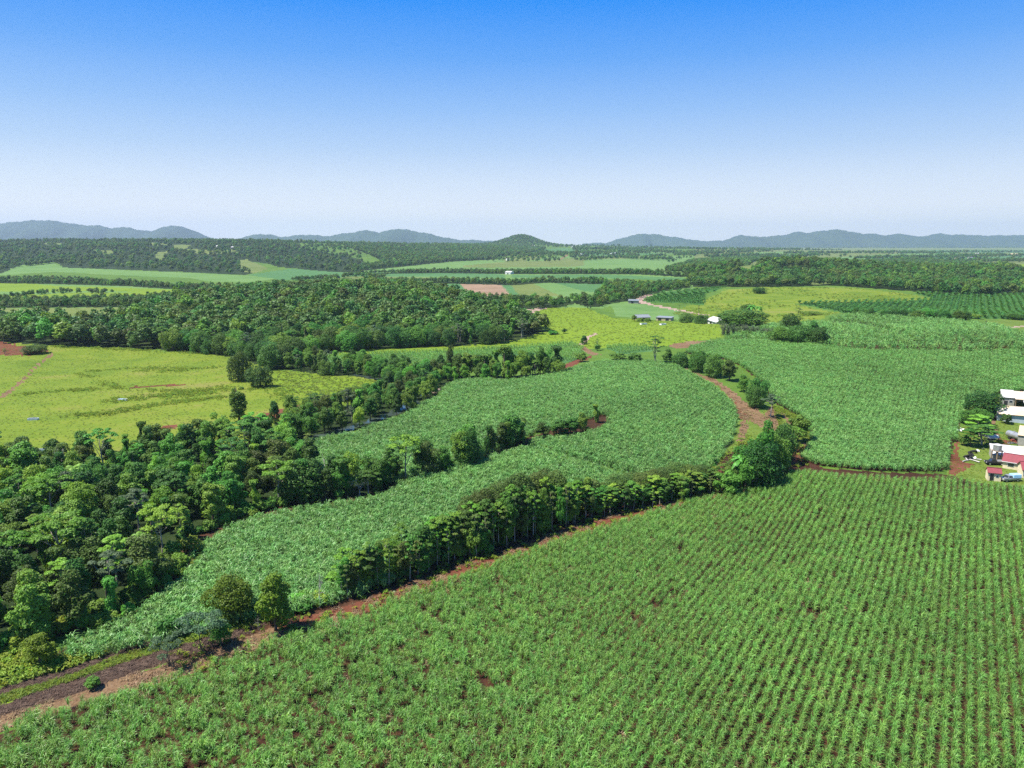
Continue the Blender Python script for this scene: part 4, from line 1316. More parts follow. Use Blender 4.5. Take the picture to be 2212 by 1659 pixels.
SINGLE = [
    ('column', (517, 909), 834, 21, 'lone tall tree in the yellow-green pasture, leafy from foot to top', 0),
    ('vine', (308, 985), 909, 12, 'tallest creeper-wrapped trunk with a flat mop of leaves, against the pasture', 0),
    ('vine', (348, 985), 919, 12, 'creeper-wrapped trunk just right of the tallest one', 1),
    ('vine', (279, 985), 936, 12, 'stout creeper-wrapped trunk just left of the tallest one', 2),
    ('vine', (55, 1030), 957, 10, 'thin creeper-wrapped trunk at the pasture edge, second from the left border', 4),
    ('vine', (6, 1030), 959, 11, 'creeper-wrapped trunk at the pasture edge beside the left border', 5),
    ('vine', (86, 1030), 972, 14, 'creeper-wrapped trunk at the pasture edge, third from the left border', 3),
    ('round', (129, 1035), 975, 20, 'dark rounded tree on the pasture edge right of three creeper trunks', 0),
    ('vine', (180, 1025), 981, 9, 'short creeper-wrapped stump at the pasture edge', 0),
    ('broad', (504, 1336), 1238, 47, 'yellow-green spreading tree in front of the lower cane field, left end of the front hedge', 2),
    ('round', (596, 1362), 1232, 43, 'tall dark green tree beside the yellow-green one in the front hedge', 1),
    ('flat', (440, 1412), 1322, 44, 'large pale grey-green flat-topped tree over the furrows', 0),
    ('round', (478, 1395), 1340, 26, 'small mid green tree touching the large flat-topped one', 3),
    ('flat', (366, 1441), 1374, 36, 'smaller flat-topped tree standing in the furrow further left', 1),
    ('shrub', (364, 1376), 1334, 26, 'rounded dark bush at the left foot of the cane slope', 1),
    ('shrub', (202, 1487), 1460, 14, 'small dark conical bush alone in the dark furrow', 0),
    ('round', (88, 1441), 1365, 30, 'slender yellow-green tree at the lower left corner by the weedy patch', 4),
    ('dead', (690, 1312), 1233, 18, 'bare whitish dead tree in a gap of the front hedge', 0),
    ('dead', (560, 1362), 1330, 8, 'leaning bare stick below the tall dark tree', 1),
    ('dead', (775, 1071), 1030, 22, 'bare white forked tree at the left end of the middle tree line', 2),
    ('palm', (1594, 1055), 984, 20, 'slim palm with a pale trunk in front of the grove by the junction', 0),
    ('dead', (1698, 985), 955, 16, 'bare pale many-stemmed tree beside the red track', 3),
    ('tall', (1415, 784), 724, 20, 'tall open tree with layered branches at the end of the track hedge', 1),
    ('round', (1262, 744), 724, 8, 'small tree beside the farm track bend on the bright pasture', 5),
    ('tall', (1290, 757), 731, 6, 'thin little tree right of the farm track bend', 0),
    ('shrub', (1290, 758), 744, 8, 'bush at the foot of the thin little tree', 1),
    ('round', (1218, 720), 709, 8, 'single dark bushy tree in the bright pasture near the wooded hill', 0),
    ('shrub', (1195, 722), 713, 12, 'low scrub beside the single dark bushy tree', 3),
    ('broad', (75, 764), 744, 24, 'low dark tree on bare red ground at the top of the pasture', 0),
    ('slim', (8, 742), 716, 9, 'thin tree on the bare red ground at the left border', 2),
    ('slim', (10, 765), 752, 6, 'tiny sapling below the red ground at the left border', 1),
    ('broad', (516, 822), 752, 30, 'large dark tree at the right corner of the pasture', 1),
    ('broad', (563, 836), 788, 30, 'dark rounded tree in front of the large one at the pasture corner', 0),
    ('broad', (653, 1079), 988, 62, 'broad mounded tree where the forest meets the lower cane field', 0),
    ('round', (740, 1072), 1005, 28, 'dark tree right of the broad mounded one', 1),
    ('spreading', (796, 1068), 1014, 26, 'feathery spreading tree behind the white forked one', 1),
    ('round', (822, 1050), 985, 26, 'dark tree in the middle tree line left of a gap', 5),
    ('round', (858, 1037), 984, 18, 'narrow tree in the middle tree line', 2),
    ('round', (914, 1022), 946, 30, 'separate rounded tree with sky-lit gaps in the middle tree line', 0),
    ('shrub', (965, 1010), 990, 22, 'bushy undergrowth between two large trees of the middle line', 1),
    ('broad', (1007, 1008), 917, 39, 'largest dense tree of the middle line', 1),
    ('vine', (1054, 985), 919, 11, 'creeper-wrapped trunk in the middle line', 0),
    ('spreading', (1063, 977), 935, 20, 'pale-stemmed tree in the middle line', 3),
    ('round', (1103, 965), 893, 26, 'tall dark tree near the right end of the middle line', 5),
    ('vine', (1128, 953), 907, 10, 'slim creeper column at the right end of the middle line', 4),
    ('round', (1085, 972), 912, 20, 'dark tree beside the pale-stemmed one', 2),
    ('round', (1174, 944), 912, 22, 'left tree of the small clump inside the middle cane field', 0),
    ('round', (1209, 940), 904, 22, 'second tree of the small clump inside the middle cane field', 5),
    ('round', (1233, 938), 901, 20, 'third tree of the small clump inside the middle cane field', 2),
    ('round', (1259, 934), 890, 17, 'fourth tree of the small clump inside the middle cane field', 1),
    ('vine', (1286, 912), 872, 12, 'tallest, creeper-clad tree at the right end of the small clump', 2),
    ('slim', (667, 962), 935, 12, 'small pale tree standing on the sandy bend by the creek', 2),
    # junction grove
    ('broad', (1640, 1052), 948, 48, 'large dark tree of the grove by the track junction', 0),
    ('broad', (1672, 1022), 930, 36, 'second large dark tree of the grove, towards the red track', 2),
    ('round', (1610, 1062), 985, 24, 'front left tree of the grove by the junction', 3),
    ('round', (1570, 1070), 1015, 24, 'lower bushy tree at the left foot of the grove', 6),
    ('spreading', (1712, 975), 920, 26, 'light-topped tree at the right end of the grove', 2),
    ('round', (1688, 960), 915, 20, 'small dark tree behind the grove beside the grass strip', 0),
    ('slim', (1543, 1045), 975, 11, 'thin leaning tree left of the grove against the cane', 3),
    ('shrub', (1525, 1052), 1025, 16, 'bush left of the grove against the cane', 1),
    ('round', (1650, 1035), 905, 24, 'taller tree in the middle of the junction grove', 1),
    ('broad', (1618, 1045), 945, 34, 'tree on the left side of the junction grove', 2),
    ('broad', (1690, 1000), 912, 32, 'tree on the upper right of the junction grove, above the bare stems', 0),
    ('round', (1722, 955), 895, 20, 'small round tree at the top right of the junction grove', 6),
    ('shelf', (1632, 1060), 1000, 22, 'low bright tree at the front of the junction grove', 0),
    ('shelf', (1560, 1062), 1000, 20, 'low layered tree between hedge and grove', 3),
    ('broad', (1585, 1050), 990, 26, 'bushy tree at the left end of the junction grove', 1),
    ('shrub', (1675, 1035), 1005, 18, 'dark bush at the right foot of the junction grove', 1),
    ('shrub', (1382, 695), 686, 9, 'garden shrub before the left end of the grey-roofed house', 0),
    ('shrub', (1398, 696), 686, 8, 'garden shrub before the right end of the grey-roofed house', 3),
    ('round', (1370, 694), 680, 8, 'garden tree left of the grey-roofed house', 3),
    # along the dirt track
    ('broad', (1470, 793), 757, 22, 'first tree of the track hedge, nearest the tall open tree', 1),
    ('broad', (1508, 803), 757, 24, 'second tree of the track hedge', 2),
    ('broad', (1542, 814), 762, 26, 'largest tree of the track hedge above the bend', 0),
    ('round', (1575, 822), 776, 20, 'last tree of the upper track hedge, overhanging the cane', 2),
    ('round', (1606, 846), 808, 16, 'first tree of the lower clump beside the track', 1),
    ('broad', (1636, 862), 812, 26, 'dark rounded tree in the lower clump beside the track', 1),
    ('broad', (1632, 880), 830, 22, 'front tree of the lower clump beside the track', 0),
    ('spreading', (1664, 902), 850, 20, 'light flat-topped tree at the end of the lower clump', 3),
    ('shrub', (1370, 783), 762, 20, 'round bushes at the top of the middle cane field', 1),
    ('shrub', (1335, 776), 762, 20, 'bushes beside the red bank at the top of the middle cane field', 0),
    ('palm', (1440, 788), 763, 12, 'short palm under the tall open tree', 2),
    ('round', (1440, 790), 752, 14, 'small dark tree behind the short palm', 0),
    ('shrub', (1255, 782), 760, 14, 'scrub on the red bank left of the middle cane field', 0),
    # dark trees over the bank
    ('broad', (1610, 702), 666, 52, 'widest dark tree of the clump behind the bamboo', 0),
    ('broad', (1574, 700), 676, 24, 'dark tree at the left end of the clump behind the bamboo', 1),
    ('broad', (1709, 715), 674, 24, 'dark tree right of the widest one, above the bamboo', 1),
    ('broad', (1690, 742), 704, 28, 'dark tree at the right end of the bamboo hedge', 2),
    ('broad', (1728, 745), 700, 30, 'dark tree in the front of the clump on the cane ridge', 0),
    ('broad', (1766, 746), 702, 27, 'rightmost dark tree of the clump on the cane ridge', 1),
    ('round', (1757, 728), 692, 12, 'upright tree behind the rightmost dark ones', 5),
    ('palm', (1622, 690), 658, 12, 'palm rising behind the widest dark tree', 1),
    ('palm', (1638, 688), 661, 11, 'second palm behind the widest dark tree', 1),
    ('broad', (1752, 682), 671, 22, 'low dark tree between pasture and banana plot', 2),
    ('slim', (1724, 682), 664, 9, 'brownish thin tree in the dry pasture', 2),
    ('broad', (1612, 672), 656, 14, 'small dark trees on the pasture mound side', 2),
    ('broad', (1640, 633), 620, 16, 'dark thicket near the top of the pasture mound', 0),
    ('broad', (1482, 697), 675, 18, 'left of the two dense trees before the white house', 0),
    ('broad', (1514, 699), 677, 19, 'right of the two dense trees before the white house', 1),
    ('round', (1556, 690), 677, 9, 'small tree behind the white house', 0),
    # farm yard
    ('broad', (2124, 897), 843, 38, 'largest dark tree of the farm yard, domed over the painted yard shade', 0),
    ('broad', (2106, 918), 880, 26, 'green tree below the largest one in the farm yard', 2),
    ('shelf', (2112, 936), 895, 26, 'light green layered tree in the farm yard row', 2),
    ('spreading', (2120, 962), 918, 26, 'tree with two bare stems at the front of the farm yard row', 0),
    ('shelf', (2096, 964), 925, 18, 'layered tree on the field side of the farm yard row', 1),
    ('shrub', (2082, 962), 942, 12, 'bush at the foot of the farm yard trees', 1),
    ('shrub', (2173, 915), 894, 11, 'dark round bush against the long pale shed', 1),
    ('shrub', (2158, 963), 948, 8, 'small palm-like bush behind the water tank', 2),
    ('broad', (2190, 690), 676, 20, 'wide bush at the bend of the far road', 2),
    ('shrub', (2105, 688), 677, 14, 'brownish bush row above the second cane rise', 0),
    ('round', (2080, 672), 660, 8, 'single dark tree in the banana plot', 0),
]
def where(x, y):
    """which stretch of the near forest a tree stands in"""
    a, r = math.degrees(math.atan2(x, y)), math.hypot(x, y)
    if r > 215: return 'right at the pasture edge' if a < -27 else 'where pasture and creek meet'
    if a > -22: return 'just left of the middle tree line'
    if r > 185: return 'behind the small grassy clearing' if a < -30 else 'one row in from the pasture'
    if r > 160: return 'in front of the small grassy clearing' if a < -30 else 'behind the top of the lower cane field'
    if r > 140: return 'halfway down the left border' if a < -32 else 'beside the dry grass track'
    if r > 124: return 'low on the left border' if a < -34 else 'above the tip of the lower cane field'
    return 'in the lower left corner' if a < -34 else 'along the bottom edge above the weedy patch'


TONE = {'leaf_dark': 'dark green', 'leaf_mid': 'mid green', 'leaf_bright': 'bright green', 'leaf_olive': 'olive green', 'leaf_grey': 'greyish', 'leaf_pale': 'pale', 'leaf_yellow': 'yellowish', 'weed_leaf': 'light green', 'dead_wood': 'bare'}


def tone(kind, i):
    return TONE.get(PROTO[kind][i][1].materials[0].name, 'green')


for kind, foot, top, hw, lab, which in SINGLE:
    o = tree_px(kind, foot, top, hw, lab, which)
    if 'yellow-green' in lab and kind in ('broad', 'round'):
        for c in o.children:
            if c.name.startswith('crown'):
                me = c.data.copy()
                me.materials[0] = M['leaf_yellow']
                c.data = me

# ------------------------------------------------------------------ the front hedge: slim stems in front, domes and shelf crowns above
HEDGE = [(545, 1372, 1300), (640, 1346, 1270), (700, 1325, 1250), (740, 1312, 1215), (780, 1298, 1190), (830, 1282, 1175), (880, 1264, 1150), (940, 1243, 1130), (980, 1229, 1118), (1030, 1213, 1100), (1070, 1201, 1080),
         (1110, 1187, 1060), (1160, 1170, 1050), (1211, 1152, 1048), (1260, 1136, 1052), (1311, 1122, 1056), (1371, 1111, 1050), (1416, 1102, 1034), (1460, 1093, 1030), (1500, 1084, 1028), (1540, 1076, 1020)]
hx = np.array(HEDGE, float)
LAB = {'shelf': '%s shelf-crowned tree %s', 'slim': 'slender pale-stemmed %s tree %s', 'dome': 'fine-leaved domed %s tree at the back %s', 'round': 'leafy %s tree filling %s', 'shrub': '%s bush at the foot of %s'}


def hedge_part(px):
    return ('the thin left end of the front hedge' if px < 820 else 'the low stretch of the front hedge' if px < 950 else 'the tallest stretch of the front hedge' if px < 1210 else 'the middle of the front hedge' if px < 1380 else 'the right end of the front hedge')


GR = 'trees of the hedge row along the front field'
rh = np.random.default_rng(5)


def hedge_at(px):
    return np.interp(px, hx[:, 0], hx[:, 1]), np.interp(px, hx[:, 0], hx[:, 2])


def hedge_tree(kind, px, back, frac, w):
    by, ty = hedge_at(px)
    x, y = cast([(px, by - 4)])[0]
    g = math.hypot(x, y)
    x, y = x * (1 + (back + 0.8) / g), y * (1 + (back + 0.8) / g)
    t = (by + (ty - by) * 1.0 - 829.5) / 1588
    zt = CAM_H + g * (-SP - t * CP) / math.hypot((px - 1106) / 1588, CP - t * SP)
    h = max(2.0, (zt - float(H(x, y)))) * frac
    i = int(rng.integers(len(PROTO[kind])))
    pl = hedge_part(px)
    plant(kind, x, y, h, w, LAB[kind] % (tone(kind, i), pl if kind in ('round', 'shrub') else 'in ' + pl), GR, i)


for px in np.concatenate([np.arange(735, 1545, 21.0)]):
    px = px + rh.uniform(-5, 5)
    dense = px > 950
    hedge_tree('slim', px, rh.uniform(0, 2.5), rh.uniform(0.62, 0.95) if dense else rh.uniform(0.6, 1.05), rh.uniform(0.9, 1.6))
for px in np.concatenate([np.arange(955, 1545, 17.0), np.arange(740, 950, 34)]):
    hedge_tree('shelf', px + rh.uniform(-7, 7), rh.uniform(2, 6), rh.uniform(0.8, 1.02), rh.uniform(2.0, 3.0))
for px in np.arange(960, 1545, 22.0):
    hedge_tree('round', px + rh.uniform(-7, 7), rh.uniform(5, 10), rh.uniform(0.72, 0.92), rh.uniform(2.2, 3.2))
for px in list(np.arange(745, 950, 26.0)) + list(np.arange(975, 1540, 38.0)):
    hedge_tree('round', px + rh.uniform(-9, 9), rh.uniform(1.2, 4), rh.uniform(0.55, 0.95), rh.uniform(1.7, 2.6))
for px in list(np.arange(1020, 1200, 22.0)) + [1120, 1160] + list(np.arange(1330, 1530, 26.0)):
    hedge_tree('dome', px + rh.uniform(-5, 5), rh.uniform(7, 12), rh.uniform(0.98, 1.1), rh.uniform(3.0, 4.0))
for px in np.arange(640, 1560, 14.0):
    hedge_tree('shrub', px + rh.uniform(-8, 8), rh.uniform(2, 9), rh.uniform(0.2, 0.42), rh.uniform(1.3, 2.2))
x, y = cast([(640, 1346)])[0]

# ------------------------------------------------------------------ forest at the left, creek line, wooded hill
FORL = {'round': 'rounded %s forest tree %s', 'spreading': 'spreading layered %s forest tree %s', 'vine': 'creeper-draped %s forest tree %s',
        'shelf': 'shelf-crowned %s forest tree %s', 'broad': 'broad %s forest tree %s', 'palm': 'palm with %s fronds in the forest %s', 'dead': '%s pale trunk in the forest %s'}
FG = 'trees of the near forest'
nf = wpoly(NEAR_FOREST)
nf = nf[np.isfinite(nf).all(1)]
used = []
clear = cast([(80, 1058)])[0]
pts = spread(nf, 4.3, 400, np.random.default_rng(3))
for p in pts:
    if np.hypot(*(p - clear)) < 9 or abs(math.degrees(math.atan2(p[0], p[1]))) > 41:
        continue
    u = rng.random()
    kind = 'round' if u < 0.60 else 'vine' if u < 0.76 else 'spreading' if u < 0.86 else 'shelf' if u < 0.94 else 'broad' if u < 0.965 else 'palm' if u < 0.985 else 'dead'
    hh = {'round': rng.uniform(6.5, 11), 'vine': rng.uniform(6, 10), 'spreading': rng.uniform(9, 12), 'shelf': rng.uniform(7, 11), 'broad': rng.uniform(7, 10), 'palm': rng.uniform(5, 8), 'dead': rng.uniform(7, 10)}[kind]
    wi = int(rng.integers(len(PROTO[kind])))
    plant(kind, p[0], p[1], hh, None, FORL[kind] % (tone(kind, wi), where(*p)), FG, wi)
# bushy skirt of the forest, facing the lower field
sk = cast(densify([(0, 1402), (60, 1385), (130, 1364), (240, 1332), (330, 1282), (376, 1245), (382, 1200), (395, 1172), (440, 1152), (500, 1124), (560, 1104), (640, 1084)], 9, False))
for p in sk:
    q = p + rng.normal(0, 1.0, 2)
    wi = int(rng.integers(len(PROTO['shrub'])))
    plant('shrub', q[0], q[1], rng.uniform(1.6, 3.4), None, '%s bush on the front forest edge %s' % (tone('shrub', wi), where(*q)), 'bushes on the forest edge', wi)

CRL = {'round': 'leafy %s tree %s', 'vine': 'creeper-draped %s tree %s', 'spreading': 'layered %s tree %s', 'broad': 'broad %s tree %s'}


def creek_where(x, y):
    if y > 330: return 'by the creek at the foot of the wooded hill'
    if y > 290: return 'on the upper creek behind the lush pasture'
    if x > -62: return 'at the creek bend near the tall grove'
    if y > 235: return 'along the creek between lush pasture and rounded cane field'
    return 'along the creek below the lone tall tree'


cl = wpoly(CREEK_LINE)
for p in spread(cl, 4.6, 160, np.random.default_rng(8)):
    u = rng.random()
    kind = 'round' if u < 0.62 else 'vine' if u < 0.78 else 'spreading' if u < 0.86 else 'broad'
    wi = int(rng.integers(len(PROTO[kind])))
    plant(kind, p[0], p[1], rng.uniform(5.5, 9), None, CRL[kind] % (tone(kind, wi), creek_where(*p)), 'trees along the creek', wi)
for px in np.arange(955, 1205, 19):
    p = cast([(px + rng.uniform(-6, 6), 817 - (px > 1100) * (px - 1100) * 0.11)])[0]
    plant('round' if rng.random() < 0.6 else 'vine', p[0], p[1] + rng.uniform(0, 5), rng.uniform(9, 14.5), rng.uniform(2.8, 4.0), 'tall creeper-draped tree in the grove above the middle cane field', 'trees of the grove above the middle field')
for px in np.arange(1562, 1672, 11):
    p = cast([(px, 724 + (px - 1562) * 0.06)])[0]
    plant('bamboo', p[0], p[1], rng.uniform(5, 7), 3.2, 'grey-green bamboo clump in the feathery hedge on the cane ridge', 'bamboo clumps in the ridge hedge')
for px in np.arange(1850, 2090, 17):
    p = cast([(px + rng.uniform(-5, 5), 684 + max(0, (px - 1850) * 0.03))])[0]
    plant('broad', p[0], p[1], rng.uniform(4, 7), rng.uniform(3, 6), 'low bushy tree in the line between banana plot and cane', 'bushy trees below the banana plot')

tick('near trees')
# the wooded hill: the front rows as single trees, the rest behind them as one wood
hf = wpoly(HILL_FOREST)
hp = spread(hf, 6.6, 6000, np.random.default_rng(4))
az = np.degrees(np.arctan2(hp[:, 0], hp[:, 1]))
hp = hp[(np.abs(az) < 39)]
order = np.argsort(np.hypot(hp[:, 0], hp[:, 1]))
hp = hp[order]
NH = 120
for p in hp[:NH]:
    u = rng.random()
    kind = 'broad' if u < 0.65 else 'vine' if u < 0.8 else 'spreading'
    wi = int(rng.integers(len(PROTO[kind])))
    a = math.degrees(math.atan2(p[0], p[1]))
    pl = 'above the red ground' if a < -27 else 'along the top of the left pasture' if a < -17 else 'behind the pasture corner' if a < -10 else 'above the narrow young cane field'
    plant(kind, p[0], p[1], rng.uniform(9, 13), None, '%s %s tree of the wooded hill front, %s' % ({'broad': 'broad-crowned', 'vine': 'creeper-hung', 'spreading': 'layered'}[kind], tone(kind, wi), pl), 'trees at the foot of the wooded hill', wi)


def wood(name, label, P, hs, r, dense=1.0):
    n = len(P)
    s = r.uniform(*hs, n) if len(hs) == 2 else np.asarray(hs)
    scl = np.stack([s * r.uniform(0.9, 1.25, n), s * r.uniform(0.9, 1.25, n), s], 1)
    scatter(name, np.column_stack([P, H(P[:, 0], P[:, 1]) - 0.3]), r.uniform(0, 6.28, n), scl, r.integers(0, len(FAR_CROWNS), n), FAR_CROWNS, label, 'woodland')


rw = np.random.default_rng(14)
wood('woodland', 'dense dark wood covering the hill behind the left pasture', hp[NH:], (1.05, 1.7), rw)
for k, (p, lab) in enumerate(zip(FAR_WOODS, ('dark tree belt behind the pale mown field at the left', 'belt of trees between the bright pastures at the far left', 'wood winding along the valley below the ploughed field', 'long belt of trees in front of the far valley fields'))):
    q = spread(wpoly(p), 6.5, 6000, rw, 8)
    wood('tree_belt', lab, q, (0.55, 0.95), rw)
for k, (p, lab) in enumerate(zip(HILL_WOODS, ('forest over the long hill at the far left', 'bluish forest in the middle distance below the central hill', 'forest on the ridge at the right beyond the banana plots'))):
    w = wpoly(p)
    q = spread(w, 9.5 if k != 2 else 7.5, 24000, rw, 8)
    m = np.ones(len(q), bool)
    for nm, mt, c in CLEARINGS:
        m &= ~inside(q, wpoly(c))
    m &= fnoise(q, 0.012, k) > (-0.85 if k == 0 else -1.2)
    wood('forest', lab, q[m], (1.0, 1.5) if k != 2 else (0.9, 1.4), rw)
# central hill and scattered trees of the plain
q = spread(wpoly([(1076, 528), (1100, 515), (1130, 511), (1160, 511), (1190, 518), (1215, 527), (1150, 531)]), 16, 3000, rw)
c = np.stack([rw.normal(62, 100, 1100), rw.normal(4560, 190, 1100)], 1)
wood('forest', 'wood crowning the single knoll on the horizon', c, (1.0, 1.5), rw)
fs = np.stack([rw.uniform(-2600, 2300, 17000), rw.uniform(2200, 6000, 17000)], 1)
fs = fs[np.abs(np.degrees(np.arctan2(fs[:, 0], fs[:, 1]))) < 38]
keep = fnoise(fs, 0.004, 6) + 0.6 * fnoise(fs, 0.011, 2) - 0.0002 * np.abs(fs[:, 0] + 500) > 0.12
keep |= (fs[:, 0] < 150) & (fs[:, 0] > -1000) & (fnoise(fs, 0.01, 3) > -0.75) & (fs[:, 1] < 4400)
wood('far_woods', 'bluish patches of woodland in the hazy distance below the skyline', fs[keep], (0.9, 1.6), rw)
LINES = [[(0, 645), (120, 633), (235, 634)], [(0, 664), (180, 662), (380, 660)], [(55, 575), (130, 566)], [(700, 608), (760, 596), (830, 600)], [(1120, 554), (1250, 548), (1420, 546), (1500, 550)], [(1240, 541), (1400, 537), (1600, 541), (1750, 540)],
         [(1530, 557), (1600, 553), (1720, 556), (1780, 552)], [(1700, 549), (1900, 547), (2212, 545)], [(1500, 534), (1800, 533), (2212, 535)], [(1850, 560), (2000, 558), (2212, 553)], [(2090, 568), (2150, 566), (2212, 566)], [(780, 540), (1000, 541), (1120, 538)],
         [(0, 509), (200, 511), (420, 516), (500, 519), (640, 531)], [(1250, 563), (1330, 558), (1450, 562)], [(640, 605), (720, 602)], [(560, 660), (500, 655), (440, 655)], [(1560, 529), (1900, 529), (2212, 529)], [(1300, 529), (1420, 531), (1550, 531)], [(2060, 588), (2212, 590)], [(1460, 553), (1560, 548), (1660, 543)]]
Q = []
for L in LINES:
    w = cast(densify(L, 2.0, False))
    for p in w:
        d = np.hypot(*p)
        Q.append(p + rw.normal(0, 1, 2) * np.array([0.002, 0.010]) * d)
        if rw.random() < 0.6:
            Q.append(p + rw.normal(0, 1, 2) * np.array([0.003, 0.02]) * d)
Q = np.array(Q)
Q = Q[(Q[:, 1] > 300)]
Q = Q[(np.hypot(Q[:, 0], Q[:, 1]) > 1100) | (rw.random(len(Q)) < 0.30)]
wood('scattered_trees', 'rows and scattered trees along the roads and field edges of the far valley', Q, rw.uniform(0.75, 1.2, len(Q)) * np.clip(0.22 + np.hypot(Q[:, 0], Q[:, 1]) / 2600, 0.45, 1.5), rw)

tick('far trees')

# ------------------------------------------------------------------ grass, weeds, trash, bananas
rg = np.random.default_rng(31)


def tuft(r, n, w, h, reach, mat, name):
    V, F, l = cane_plant(r, n, w, h, reach, 2, reach * 0.5)
    return mesh_np(name, V, F, mat, leafvar=l)


T_GRASS = [tuft(rg, 16, 0.12, 0.55, 0.45, M['grass_blade'], 'grass_tuft') for _ in range(4)]
T_WEED = [tuft(rg, 18, 0.16, 0.8, 0.45, M['weed_leaf'], 'weed_tuft') for _ in range(4)]
T_DRY = [tuft(rg, 14, 0.10, 0.45, 0.55, M['dry_leaf'], 'dry_tuft') for _ in range(4)]
T_DARK = [tuft(rg, 12, 0.07, 0.30, 0.6, plain_mat('dark_straw', (0.13, 0.085, 0.06), 0.9, wear=(0.05, 0.03, 0.022)), 'trash_tuft') for _ in range(3)]


def fill(poly_w, dens, r):
    lo, hi = poly_w.min(0), poly_w.max(0)
    n = int((hi - lo).prod() * dens)
    P = r.uniform(lo, hi, (min(n, 400000), 2))
    return P[inside(P, poly_w)]


def cover(name, label, P, protos, sc, cat, flat=1.0):
    P = P[(P[:, 1] > 40) & (np.abs(np.degrees(np.arctan2(P[:, 0], P[:, 1]))) < 44)]
    n = len(P)
    s = rg.uniform(*sc, n)
    scatter(name, np.column_stack([P, H(P[:, 0], P[:, 1]) - 0.03]), rg.uniform(0, 6.28, n), np.stack([s, s, s * flat], 1), rg.integers(0, len(protos), n), protos, label, cat)


def named(nm):
    return [w for k in WP for w in WP[k] if k == nm]


P = np.concatenate([fill(w, 0.55, rg) for w in WP['pasture']])
P = P[rg.random(len(P)) < 0.55 + 0.45 * fnoise(P, 0.12, 3)]
cover('pasture_grass', 'short yellow-green grass of the large left pasture', P, T_GRASS, (0.35, 0.8), 'grass', 0.7)
DRAINS = [[(164, 807), (190, 811), (234, 832), (272, 841)], [(234, 864), (300, 858), (381, 852), (440, 846), (498, 838)], [(234, 868), (381, 858), (498, 844)], [(146, 899), (223, 896), (322, 876), (420, 864), (498, 855)], [(187, 803), (322, 795), (400, 797), (469, 794)],
          [(300, 800), (400, 803)], [(44, 852), (130, 845), (205, 841)], [(470, 860), (500, 850), (560, 838)], [(590, 840), (640, 868), (690, 872)], [(600, 850), (650, 878)], [(110, 748), (250, 754), (420, 763), (490, 765)], [(240, 835), (300, 842), (400, 846), (498, 836)]]
Q = []
for L in DRAINS:
    w = cast(densify(L, 1.0, False))
    for _ in range(3):
        Q.append(w + rg.normal(0, 1.0, w.shape) * np.array([1.8, 2.2]))
Q = np.concatenate(Q)
Q = Q[rg.random(len(Q)) < 0.42 + 0.6 * fnoise(Q, 0.16, 4)]
cover('pasture_weeds', 'bright clumpy weeds along the shallow drains of the left pasture', Q, T_WEED, (0.5, 1.15), 'weeds')
P = np.concatenate([fill(w, 0.10, rg) for w in WP['bright_pasture']] + [fill(w, 0.5, rg) for w in WP['lush_pasture']])
cover('bright_pasture_grass', 'bright grass on the sunlit pasture before the far houses and by the creek', P, T_GRASS, (0.8, 1.6), 'grass', 0.7)
P = np.concatenate([fill(w, 0.035, rg) for w in WP['knoll_pasture']])
P = P[fnoise(P, 0.05, 5) > -0.1]
cover('rough_grass', 'rough tussocks on the yellow pasture mound at the right', P, T_WEED, (1.4, 2.8), 'grass', 0.7)
P = np.concatenate([fill(w, 9.0, rg) for k in ('grass_strip', 'grass_edge') for w in WP[k]])
cover('verge_grass', 'bright green grass strips along the tracks', P, T_GRASS, (0.45, 0.9), 'grass')
P = np.concatenate([fill(w, 3.0, rg) for k in ('weed_strip', 'weed_patch') for w in WP[k]])
cover('verge_weeds', 'thick light green weeds beside the furrows at the lower left', P, T_WEED, (0.8, 1.6), 'weeds')
P = np.concatenate([fill(w, 2.2, rg) for k in ('junction_grass', 'farm_yard', 'shaded_clearing') for w in WP[k]])
P = P[rg.random(len(P)) < 0.5 + 0.5 * fnoise(P, 0.15, 1)]
cover('lawn_grass', 'short green grass of the farm yard and the track junction', P, T_GRASS, (0.3, 0.6), 'grass', 0.6)
P = np.concatenate([fill(w, 2.5, rg) for k in ('front_verge', 'dirt_track', 'dry_grass_edge') for w in WP[k]])
P = P[rg.random(len(P)) < 0.35 + 0.9 * fnoise(P, 0.5, 2)]
cover('dry_trash', 'straw-coloured dry trash and grass along the dirt tracks', P, T_DRY, (0.6, 1.3), 'dry grass', 0.8)
P = np.concatenate([fill(w, 4.0, rg) for k in ('furrow', 'red_furrow') for w in WP[k]])
cover('furrow_trash', 'dark brown rotting trash in the furrows at the lower left', P, T_DARK, (0.6, 1.4), 'trash', 0.7)
P = np.concatenate([fill(w, 0.9, rg) for w in WP['hedgerow_ground']])
P = P[rg.random(len(P)) < 0.45]
cover('hedge_weeds', 'scattered weeds on the brown ground under the front hedge', P, T_WEED, (0.5, 1.2), 'weeds')
# banana plots: rows of broad-leaved plants
BAN = []
for i in range(4):
    V, F, l = cane_plant(rg, 9, 0.75, 3.0, 1.9, 3, 0.15)
    BAN.append(mesh_np('banana_plant', V, F, M['banana_leaf'], leafvar=l))
P = np.concatenate([rows(w, 5.0, 2.6, rg) for w in WP['banana_plot'][1:]])
P = P + rg.normal(0, 0.35, P.shape)
n = len(P)
scatter('banana_plants', np.column_stack([P, H(P[:, 0], P[:, 1])]), rg.uniform(0, 6.28, n), rg.uniform(0.9, 1.35, n), rg.integers(0, 4, n), BAN, 'dark green banana plot below the wooded ridge at the right', 'banana plot')
w = WP['banana_plot'][0]
cen = w.mean(0)
P = []
for k in range(-14, 15):   # bowed rows
    for t in np.arange(-110, 110, 2.2):
        P.append((cen[0] + k * 7.5 + 0.0009 * t * t * 6 - 8, cen[1] + t))
P = np.array(P)
